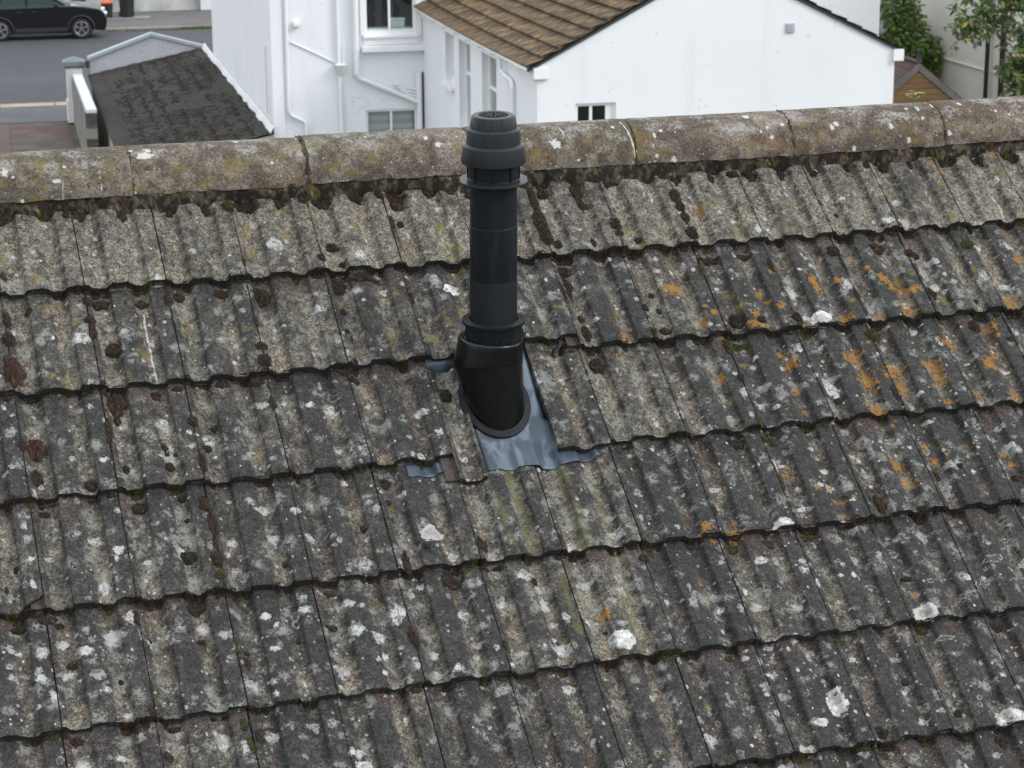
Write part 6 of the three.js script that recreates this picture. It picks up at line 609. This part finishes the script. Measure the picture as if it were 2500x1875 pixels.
mesh('wing_side_wall', uvz(prism([[Z1 + 0.003, 0], [Z2 - 0.303, 0], [Z2 - 0.303, 4.28], [Z1 + 0.003, 4.28]], 0.3, SW).rotateY(-Math.PI / 2).translate(X2 + 0.3, 0, 0)), white, house);
mesh('wing_side_wall', [box(X3 - 0.3, X3, 0, 4.28, Z1 + 0.003, Z2 - 0.303)], white, house);
mesh('gable_wall', uvz(prism([[X2, 0], [X3, 0], [X3, 4.36], [11.72, 5.88], [X2, 4.27]], 0.3, [W3]).translate(0, 0, Z2 - 0.3)), white, house);
mesh('floor', [box(X1 + 0.31, X4 - 0.31, 0.001, 0.03, -57.5, Z1 - 0.31)], room, house);
mesh('inner_wall', [box(7.0, 8.55, 0, 7, Z1 - 3.2, Z1 - 3.0)], room, house); mesh('inner_wall', [box(10.6, 10.8, 0, 4.2, Z1, Z2 - 0.4)], room, house); mesh('inner_wall', [box(8.95, 10.55, 0, 4.2, Z2 - 2.6, Z2 - 2.4)], room, house);
// upper sash window with apron and stone sill
function frontWindow(w, z, bars, sill, rev = 0.12) {
  const [x0, x1, y0, y1] = w, f = mesh('window', [box(x0, x0 + 0.05, y0, y1, z - rev - 0.06, z - rev), box(x1 - 0.05, x1, y0, y1, z - rev - 0.06, z - rev), box(x0 + 0.052, x1 - 0.052, y1 - 0.05, y1, z - rev - 0.06, z - rev), box(x0 + 0.052, x1 - 0.052, y0, y0 + 0.07, z - rev - 0.06, z - rev)], gloss, house);
  const xs = [x0 + 0.052, ...bars, x1 - 0.052];
  for (const b of bars) mesh('glazing_bar', [box(b - 0.022, b + 0.022, y0 + 0.072, y1 - 0.052, z - rev - 0.055, z - rev - 0.005)], gloss, f);
  for (let i = 0; i < xs.length - 1; i++) mesh('pane', [box(xs[i] + (i ? 0.024 : 0), xs[i + 1] - (i < xs.length - 2 ? 0.024 : 0), y0 + 0.072, y1 - 0.052, z - rev - 0.034, z - rev - 0.03)], glass, f);
  if (sill) mesh('sill', [rbox(x0 - sill[0], x1 + sill[1], y0 - sill[2], y0 - sill[3], z - 0.1, z + sill[4], 0.015)], gloss, f);
  return f;
}
const fw = frontWindow(W1, Z1, [7.92], [0.09, 0.19, 0.34, 0.21, 0.16], 0.06); mesh('apron', [box(7.37, 8.50, 3.52, 3.715, Z1 + 0.003, Z1 + 0.03)], gloss, fw); mesh('sub_sill', [rbox(7.35, 8.52, 3.66, 3.712, Z1 + 0.004, Z1 + 0.09, 0.01)], gloss, fw); mesh('architrave', [box(7.30, 7.398, 3.72, 5.3, Z1 + 0.003, Z1 + 0.035)], gloss, fw); mesh('architrave', [box(8.462, 8.57, 3.72, 5.3, Z1 + 0.003, Z1 + 0.035)], gloss, fw);
const lw = frontWindow(W2, Z1, [7.915], null, 0.05);
{ const t = canvasFree(512, 256, (x, y) => { const st = (y * 6) % 1, lace = tf(x, y, 14, 3), band = y < 0.5 ? 1 : 0; let q = y > 0.5 ? (st < 0.5 ? 0.30 : 0.40) : (Math.abs(lace - 0.5) < 0.06 ? 0.10 : 0.42); return [q * 0.97, q * 1.0, q * 0.98]; }); mesh('blind', uvWorld(new THREE.BoxGeometry(0.96, 1.1, 0.01).translate(7.92, 1.565, Z1 - 0.18)), (t.repeat.set(1, 0.9), new THREE.MeshStandardMaterial({ map: t, roughness: 0.9 })), lw); }
{ const pot = thing('storage_box', 'pale box standing on the sill inside the upper sash window', 'box', [8.12, 3.79, Z1 - 0.32]); mesh('body', [new RoundedBoxGeometry(0.30, 0.16, 0.2, 2, 0.02).translate(0, 0.12, 0)], std(lin(0.45, 0.5, 0.5), 0.6), pot, true); mesh('lid', [new RoundedBoxGeometry(0.33, 0.03, 0.23, 2, 0.012).translate(0, 0.215, 0)], std(lin(0.55, 0.6, 0.6), 0.6), pot, true); mesh('inner_sill', [new THREE.BoxGeometry(1.0, 0.04, 0.36).translate(-0.2, 0.015, 0.02)], gloss, pot, true); }
const gw = frontWindow(W3, Z2, [9.525, 9.80], [0.04, 0.04, 0.06, 0.0, 0.06], 0.05);
mesh('shutter_panel', [box(9.825, 9.887, 2.775, 3.59, Z2 - 0.085, Z2 - 0.06)], gloss, gw);
// sash windows in the wing's side wall, set deep
for (const [z0, z1, y0, y1] of SW) {
  const xb = X2 + 0.13, f = mesh('window', [box(xb, xb + 0.07, y0, y1, z0, z0 + 0.06), box(xb, xb + 0.07, y0, y1, z1 - 0.06, z1), box(xb, xb + 0.07, y1 - 0.06, y1, z0 + 0.062, z1 - 0.062), box(xb, xb + 0.07, y0, y0 + 0.08, z0 + 0.062, z1 - 0.062)], gloss, house);
  const ym = y1 - 0.64; if (ym > y0 + 0.2) mesh('meeting_rail', [box(xb - 0.01, xb + 0.055, ym - 0.03, ym + 0.03, z0 + 0.062, z1 - 0.062)], gloss, f);
  if (ym > y0 + 0.2) { mesh('pane', [box(xb + 0.03, xb + 0.034, ym + 0.032, y1 - 0.062, z0 + 0.062, z1 - 0.062)], glass, f); mesh('pane', [box(xb + 0.03, xb + 0.034, y0 + 0.082, ym - 0.032, z0 + 0.062, z1 - 0.062)], glass, f); } else mesh('pane', [box(xb + 0.03, xb + 0.034, y0 + 0.082, y1 - 0.062, z0 + 0.062, z1 - 0.062)], glass, f);
  mesh('sill', [rbox(X2 - 0.10, X2 + 0.12, y0 - 0.09, y0 - 0.002, z0 - 0.06, z1 + 0.06, 0.012)], gloss, f);
}
// wing roof: courses of brown tiles on both slopes
const brownTile = (() => { const t = canvasFree(1024, 1024, (x, y) => { const a = tf(x, y * 0.10, 96, 3), b = tf(x, y, 10, 4), c = tf(x, y * 0.3, 40, 3), f = tn(x, y, 256); const tan = sm(0.46, 0.66, a * 0.55 + c * 0.45), dk = sm(0.58, 0.72, b); const q = (0.75 + 0.5 * f) * (1 - 0.4 * dk); return [(0.050 + 0.205 * tan) * q, (0.032 + 0.134 * tan) * q, (0.016 + 0.060 * tan) * q]; }); t.repeat.set(0.5, 0.5); return new THREE.MeshStandardMaterial({ map: t, roughness: 0.93 }); })();
function slope(xe, ye, xr, yr, n, th = 1) {
  const dx = (xr - xe) / n, dy = (yr - ye) / n, len = Math.hypot(dx, dy), nx = -dy / len * Math.sign(dx), ny = Math.abs(dx) / len; const nz = 50;
  for (let r = 0; r < n; r++) {
    const pos = [], uv = [], idx = []; const sag = z => 0.035 * Math.sin((z - Z1) / (Z2 - Z1) * Math.PI) * -1;
    for (let i = 0; i <= nz; i++) { const z = Z1 + 0.02 + (Z2 + 0.055 - Z1 - 0.02) * i / nz, lift = i >= nz - 1 ? 0.015 : 0; [[0, 0.030], [0, 0.062], [0.5, 0.038], [1.16, -0.004]].forEach(([t, h], k) => { const j = k < 2 ? (vn(z * 3.2, r * 7 + xe) - 0.5) * 0.03 : 0; const q = t + j; const H = h * th + lift * (k > 0 ? 1 : 0) + (k === 1 || k === 2 ? (vn(z * 5.5, r * 3 + k) - 0.5) * 0.016 : 0); pos.push(xe + dx * (r + q) + nx * H, ye + dy * (r + q) + ny * H + sag(z), z); uv.push(z, (r + q) * len); }); }
    for (let i = 0; i < nz; i++) for (let k = 0; k < 3; k++) { const a = i * 4 + k; idx.push(a, a + 4, a + 5, a, a + 5, a + 1); }
    const e = nz * 4; idx.push(e, e + 1, e + 2, e, e + 2, e + 3);
    const g = new THREE.BufferGeometry(); g.setAttribute('position', new THREE.Float32BufferAttribute(pos, 3)); g.setAttribute('uv', new THREE.Float32BufferAttribute(uv, 2)); g.setIndex(idx); g.computeVertexNormals(); mesh('tile_course', g, brownTile, house);
  }
}
slope(8.43, 4.245, 11.72, 5.965, 12); slope(15.03, 4.30, 11.72, 5.965, 12, 0.5);
const vergeM = std(lin(0.03, 0.042, 0.045), 0.8);
mesh('verge', prism([[8.45, 4.20], [11.72, 5.91], [11.72, 5.955], [8.45, 4.243]], 0.34).translate(0, 0, Z2 - 0.302), vergeM, house);
mesh('verge', prism([[15.0, 4.27], [11.722, 5.91], [11.722, 5.955], [15.0, 4.308]].reverse(), 0.34).translate(0, 0, Z2 - 0.302), vergeM, house);
mesh('ridge_cap', [new THREE.CylinderGeometry(0.12, 0.12, Z2 - Z1, 16, 1, false, 0, Math.PI * 2).rotateX(Math.PI / 2).translate(11.72, 5.955, (Z1 + Z2) / 2)], brownTile, house);
mesh('eaves_box', [rbox(8.53, 8.78, 4.075, 4.262, Z2 + 0.003, Z2 + 0.06, 0.008)], gloss, house); mesh('eaves_box', [rbox(14.80, 14.985, 4.16, 4.36, Z2 + 0.003, Z2 + 0.06, 0.008)], gloss, house);
mesh('fascia', [box(8.555, 8.596, 4.05, 4.235, Z1 + 0.03, Z2 - 0.01)], gloss, house);
mesh('gutter', (() => { const g = new THREE.CylinderGeometry(0.06, 0.06, Z2 - Z1 - 0.06, 14, 1, true, Math.PI / 2, Math.PI).rotateX(Math.PI / 2).translate(8.485, 4.205, (Z1 + Z2) / 2); return g; })(), std(lin(0.76, 0.77, 0.78), 0.45, { side: THREE.DoubleSide }), house);
for (let i = 0; i < 9; i++) mesh('gutter_bracket', [box(8.44, 8.552, 4.13, 4.15, Z1 + 0.6 + i * 1.08, Z1 + 0.63 + i * 1.08)], gloss, house);
const tubeM = std(lin(0.74, 0.76, 0.77), 0.45);
mesh('downpipe', [pipe([V(8.49, 4.14, -37.6), V(8.49, 3.95, -37.6), V(8.53, 3.88, -37.5), V(8.545, 3.84, -37.0), V(8.545, 3.76, -36.92), V(8.545, 2.0, -36.92), V(8.545, 0.05, -36.92)], 0.038)], tubeM, house);
// pipes on the back wall
const PZ = Z1 + 0.06;
mesh('rain_pipe', [pipe([V(5.79, 7.4, PZ), V(5.78, 4.4, PZ), V(5.77, 2.25, PZ), V(5.80, 2.15, PZ), V(6.08, 2.01, PZ), V(6.12, 1.95, PZ), V(6.12, 0.05, PZ)], 0.036)], tubeM, house);
mesh('cable', [pipe([V(5.83, 3.65, Z1 + 0.02), V(6.3, 3.42, Z1 + 0.02), V(6.78, 3.17, Z1 + 0.02)], 0.014)], tubeM, house);
const hop = mesh('hopper', [(() => { const g = new THREE.CylinderGeometry(0.15, 0.075, 0.2, 4).rotateY(Math.PI / 4).translate(6.86, 3.04, PZ + 0.03); return g; })()], tubeM, house); mesh('hopper_rim', [rbox(6.745, 6.975, 3.135, 3.165, PZ - 0.055, PZ + 0.14, 0.008)], tubeM, hop);
mesh('downpipe', [rod(V(6.85, 0.05, PZ), V(6.85, 2.94, PZ), 0.045)], tubeM, house); mesh('downpipe', [rod(V(6.83, 3.16, PZ), V(6.83, 7.4, PZ), 0.036)], tubeM, house); mesh('waste_pipe', [rod(V(6.93, 3.16, PZ), V(6.945, 3.55, PZ), 0.018)], tubeM, house);
mesh('soil_pipe', [pipe([V(7.22, 7.4, PZ + 0.03), V(7.20, 4.4, PZ + 0.03), V(7.19, 2.98, PZ + 0.03), V(7.24, 2.86, PZ + 0.03), V(7.9, 2.57, PZ + 0.03), V(8.50, 2.30, PZ + 0.03)], 0.055)], tubeM, house); mesh('pipe_collar', [rod(V(7.195, 3.40, PZ + 0.03), V(7.195, 3.45, PZ + 0.03), 0.066), rod(V(7.19, 2.93, PZ + 0.03), V(7.19, 2.99, PZ + 0.03), 0.066)], tubeM, house);
mesh('stack_pipe', [rod(V(8.49, 0.05, PZ + 0.03), V(8.49, 2.95, PZ + 0.03), 0.055)], tubeM, house); mesh('black_cable', [rod(V(8.575, 0.05, PZ), V(8.575, 2.93, PZ), 0.014)], std(lin(0.02, 0.025, 0.025), 0.6), house);
for (let i = 0; i < 3; i++) mesh('waste_pipe', [pipe([V(7.98 + i * 0.05, 2.70 - i * 0.06, Z1 + 0.02), V(8.02 + i * 0.05, 2.70 - i * 0.065, PZ + 0.02), V(8.14 + i * 0.04, 2.66 - i * 0.07, PZ + 0.02), V(8.22 + i * 0.03, 2.62 - i * 0.07, PZ + 0.02), V(8.45, 2.58 - i * 0.075, PZ + 0.02)], 0.028)], tubeM, house);
mesh('wall_lamp', [new RoundedBoxGeometry(0.14, 0.12, 0.12, 3, 0.03).translate(5.98, 4.0, Z1 + 0.065)], tubeM, house);
mesh('thin_pipe', [rod(V(X1 - 0.025, 2.03, -46.33), V(X1 - 0.025, 3.45, -46.28), 0.018)], tubeM, house);
mesh('wall_vent', [rbox(12.875, 13.025, 4.695, 4.855, Z2 + 0.003, Z2 + 0.03, 0.008), ...[0, 1, 2, 3].map(i => box(12.89, 13.01, 4.715 + i * 0.033, 4.73 + i * 0.033, Z2 + 0.031, Z2 + 0.042))], noisy([0.42, 0.44, 0.46], 0.1, 4), house);
// ---------- timber shed ----------
{
  const S = thing('timber_shed', 'timber summer house gable with grey bargeboards and brown felt roof', 'shed', [18.58, 0, -44]);
  const ax = 18.58, ay = 3.02, hw = 1.42, ey = 1.90, zf = -43;
  const wood = [0, 1, 2].map(i => { const t = canvasFree(512, 128, (x, y) => { const g = tf(x * 0.25, y, 20, 4), n = tf(x, y, 4, 3); const q = 0.65 + 0.5 * g + 0.25 * (n - 0.5); return [(0.19 + 0.025 * i) * q, (0.112 + 0.012 * i) * q, (0.050 + 0.004 * i) * q]; }); t.repeat.set(0.7, 3); return new THREE.MeshStandardMaterial({ map: t, roughness: 0.75 }); });
  for (let i = 0; i < 26; i++) { const y = 0.1 + i * 0.115, h = Math.min(1.34, (ay - 0.06 - (y + 0.11)) / (ay - ey) * hw + 0.02); if (h < 0.08) break; mesh('board', uvWorld(prism([[ax - h, y], [ax + h, y], [ax + h, y + 0.108], [ax - h, y + 0.108]], 0.022).translate(0, 0, zf - 0.022 + 0.004 * (i % 2))), wood[i % 3], S); }
  mesh('body', prism([[ax - 1.33, 0], [ax + 1.33, 0], [ax + 1.33, 1.88], [ax, 2.93], [ax - 1.33, 1.88]], 2.1).translate(0, 0, zf - 2.15), wood[0], S);
  const bm = noisy([0.16, 0.145, 0.13], 0.3, 6, { rep: 1 }), felt = noisy([0.085, 0.05, 0.048], 0.4, 9, { rep: 0.8 });
  for (const s of [-1, 1]) {
    mesh('bargeboard', prism((p => s > 0 ? p : p.reverse())([[ax + s * 0.002, ay + 0.03], [ax + s * 0.002, ay - 0.13], [ax + s * hw, ey - 0.13], [ax + s * hw, ey + 0.03]].reverse()), 0.03).translate(0, 0, zf + 0.012), bm, S);
    for (let k = 0; k < 8; k++) { const a = k / 8, b = (k + 1.1) / 8, X = t => ax + s * hw * t, Y = t => ay + 0.035 - (ay - ey) * t; mesh('shingle_course', prism((p => s > 0 ? p.reverse() : p)([[X(a), Y(a)], [X(Math.min(b, 1.02)), Y(Math.min(b, 1.02))], [X(Math.min(b, 1.02)), Y(Math.min(b, 1.02)) + 0.028], [X(a), Y(a) + 0.012]]), 2.16).translate(0, 0, zf - 2.15), felt, S); }
  }
  mesh('ridge_cap', [rbox(ax - 0.07, ax + 0.07, ay + 0.03, ay + 0.075, zf - 2.15, zf + 0.04, 0.015)], felt, S); mesh('finial', [rod(V(ax, ay + 0.02, zf + 0.0), V(ax, ay + 0.26, zf + 0.0), 0.035), new THREE.SphereGeometry(0.05, 12, 8).translate(ax, ay + 0.28, zf)], std(lin(0.03, 0.03, 0.032), 0.7), S);
}
// ---------- cream house on the right ----------
{
  const H = thing('cream_house', 'cream rendered house wall with two black downpipes at right', 'house', [25, 0, -47]);
  const cream = noisy([0.79, 0.76, 0.70], 0.08, 3, { rep: 0.2, grain: 0.06 }), blackP = std(lin(0.012, 0.012, 0.013), 0.4), X = 22.23;
  mesh('wall', [box(X, 30, 0, 8, -52, -47.44)], cream, H); mesh('wall', [box(X + 0.06, 30, 0, 8, -47.438, -38)], cream, H);
  mesh('string_course', [box(X - 0.03, X - 0.002, 2.165, 2.195, -51.98, -47.45)], cream, H); mesh('string_course', [box(X + 0.03, X + 0.058, 2.165, 2.195, -47.3, -38)], cream, H);
  mesh('corner_bead', [box(X - 0.02, X - 0.002, 0, 7.9, -51.99, -51.8)], cream, H);
  mesh('downpipe', [rod(V(X - 0.06, 0, -47.4), V(X - 0.06, 7.9, -47.4), 0.05)], blackP, H); mesh('downpipe', [rod(V(X - 0.02, 0, -46.70), V(X - 0.02, 7.9, -46.70), 0.06)], blackP, H);
  mesh('wall_lamp', [new RoundedBoxGeometry(0.14, 0.14, 0.26, 3, 0.04).translate(X - 0.07, 2.24, -51.05)], std(lin(0.5, 0.52, 0.52), 0.4), H); mesh('lamp_bracket', [rod(V(X - 0.05, 2.2, -51.4), V(X - 0.05, 2.38, -51.4), 0.035)], blackP, H);
  mesh('wall_vent', [rbox(X - 0.02, X, 2.62, 2.77, -48.28, -48.14, 0.006)], noisy([0.25, 0.22, 0.2], 0.2, 4), H); mesh('roof', [uvWorld(new THREE.CylinderGeometry(0.3, 1, 2, 4, 1).rotateY(Math.PI / 4).scale(5.9, 1, 10.2).translate(26.1, 9, -45))], noisy([0.12, 0.08, 0.07], 0.3, 8), H);
}
// ---------- trees and shrubs ----------
function leafGeo(l, w) { const g = new THREE.BufferGeometry(); g.setAttribute('position', new THREE.Float32BufferAttribute([0, 0, 0, l * 0.45, w * 0.1, w, l, -l * 0.08, 0, l * 0.45, w * 0.1, -w, l * 0.5, -w * 0.15, 0], 3)); g.setIndex([0, 1, 4, 1, 2, 4, 2, 3, 4, 3, 0, 4]); g.computeVertexNormals(); return g; }
const leafMats = {}; const leafMat = (c, tr = 0.3) => leafMats[c] ??= new THREE.MeshPhysicalMaterial({ vertexColors: true, roughness: 0.75, transmission: tr, thickness: 0, side: THREE.DoubleSide });
function leaves(points, l, w, pal) {
  const base = leafGeo(l, w), bp = base.attributes.position, bi = base.index.array, pos = [], col = [], idx = [], q = new THREE.Quaternion(), e = new THREE.Euler(), p = new THREE.Vector3();
  for (const c of points) { e.set(rr(-0.9, 0.9), rnd() * 6.283, rr(-1.1, 0.5)); q.setFromEuler(e); const s = rr(0.65, 1.25), b0 = pos.length / 3, cc = pal[Math.floor(rnd() * pal.length)], f = rr(0.75, 1.25); for (let i = 0; i < bp.count; i++) { p.fromBufferAttribute(bp, i).multiplyScalar(s).applyQuaternion(q).add(c); pos.push(p.x, p.y, p.z); col.push(cc[0] * f, cc[1] * f, cc[2] * f); } for (const i of bi) idx.push(b0 + i); }
  const g = new THREE.BufferGeometry(); g.setAttribute('position', new THREE.Float32BufferAttribute(pos, 3)); g.setAttribute('color', new THREE.Float32BufferAttribute(col, 3)); g.setIndex(idx); g.computeVertexNormals(); return g;
}
const bark = noisy([0.07, 0.06, 0.045], 0.4, 8, { rep: 2 });
function shrub(name, label, cat, [x, y, z], [rx, ry, rz], n, l, w, pal, s) {
  seed = s; const T = thing(name, label, cat, [x, 0, z]); const pts = [], cl = []; for (let i = 0; i < 46; i++) cl.push([V(rr(-1, 1), rr(-1, 1), rr(-1, 1)), rr(0.18, 0.42)]);
  while (pts.length < n) { const [c, r] = cl[Math.floor(rnd() * cl.length)]; const d = V(rr(-1, 1), rr(-1, 1), rr(-1, 1)); if (d.length() > 1) continue; const k = d.multiplyScalar(r).add(c); if (k.length() > 1.15) continue; pts.push(V(k.x * rx, y + k.y * ry, k.z * rz)); }
  mesh('trunk', [rod(V(0, 0, 0), V(0.05, y, 0.02), 0.09), rod(V(0.05, y * 0.6, 0.02), V(-rx * 0.5, y + ry * 0.4, 0.1), 0.04), rod(V(0.05, y * 0.6, 0.02), V(rx * 0.5, y + ry * 0.3, -0.1), 0.04)], bark, T, true);
  const m = mesh('crown', leaves(pts, l, w, pal), leafMat(name), T, true); m.userData.kind = 'stuff'; return T;
}
shrub('shrub', 'bright green leafy shrub in the gap between the two houses', 'shrub', [20.4, 2.0, -50.6], [1.75, 1.9, 1.3], 20000, 0.15, 0.045, [[0.09, 0.155, 0.025], [0.13, 0.21, 0.03], [0.17, 0.26, 0.038], [0.09, 0.16, 0.022]], 71);
shrub('purple_tree', 'dark purple-leaved tree behind the green shrub', 'tree', [23.2, 2.6, -58], [2.6, 2.6, 1.8], 12000, 0.18, 0.05, [[0.028, 0.012, 0.018], [0.04, 0.018, 0.022], [0.02, 0.012, 0.014]], 72);
{ // tree reaching in from the right
  seed = 808; const T = thing('leafy_tree', 'leafy tree with some yellowing leaves hanging in at the right edge', 'tree', [14.75, 0, -28]);
  mesh('trunk', [pipe([V(0, 0, 0), V(-0.1, 2, 0.05), V(0.05, 4, 0), V(0, 6.2, -0.05)], 0.13, 8, 12)], bark, T, true);
  const tips = [], br = [[V(0.0, 4.6, 0), V(-0.9, 5.0, 0.2), V(-1.45, 5.15, 0.25)], [V(0, 5.2, 0), V(-1.0, 5.75, -0.1), V(-1.75, 5.72, -0.05), V(-2.05, 5.55, 0)], [V(0, 5.4, 0), V(-0.8, 6.0, 0.15), V(-1.7, 6.2, 0.1)], [V(0, 4.2, 0), V(-0.75, 4.75, -0.1), V(-1.15, 4.70, 0)], [V(0, 5.6, 0), V(-0.5, 6.3, -0.4), V(-1.2, 6.6, -0.3)], [V(0, 5, 0), V(0.8, 5.6, 0.3), V(1.6, 6, 0.2)], [V(0, 4.8, 0), V(-0.7, 5.4, 0.5), V(-1.35, 5.5, 0.4)], [V(0, 5.5, 0), V(0.4, 6.3, -0.5), V(0.9, 6.9, -0.6)]];
  for (const b of br) { const c = new THREE.CatmullRomCurve3(b); mesh('branch', [new THREE.TubeGeometry(c, 16, 0.022, 8)], bark, T, true); for (let i = 0; i < 44; i++) { const t = 0.15 + 0.78 * Math.sqrt(rnd()), p = c.getPoint(t), o = V(rr(-1, 1), rr(-1, 0.8), rr(-1, 1)).multiplyScalar(0.34), e = p.clone().add(o); tips.push([p, e]); } }
  mesh('twigs', tips.map(([a, b]) => rod(a, b, 0.005, 5)), bark, T, true).userData.kind = 'stuff';
  const pts = []; for (const [a, b] of tips) { const n = 16 + Math.floor(rnd() * 12); for (let i = 0; i < n; i++) pts.push(a.clone().lerp(b, rr(0.3, 1.05)).add(V(rr(-0.05, 0.05), rr(-0.05, 0.05), rr(-0.05, 0.05)))); }
  const m = mesh('crown', leaves(pts, 0.12, 0.026, [[0.07, 0.12, 0.028], [0.10, 0.16, 0.035], [0.055, 0.10, 0.03], [0.13, 0.19, 0.04], [0.08, 0.14, 0.04], [0.12, 0.16, 0.07], [0.09, 0.15, 0.035], [0.11, 0.17, 0.04], [0.10, 0.16, 0.04], [0.06, 0.11, 0.03], [0.36, 0.27, 0.04]]), leafMat('right'), T, true); m.userData.kind = 'stuff';
}
scene.traverse(o => { if (o.isMesh) { o.castShadow = o.receiveShadow = true; } });
renderer.render(scene, camera);
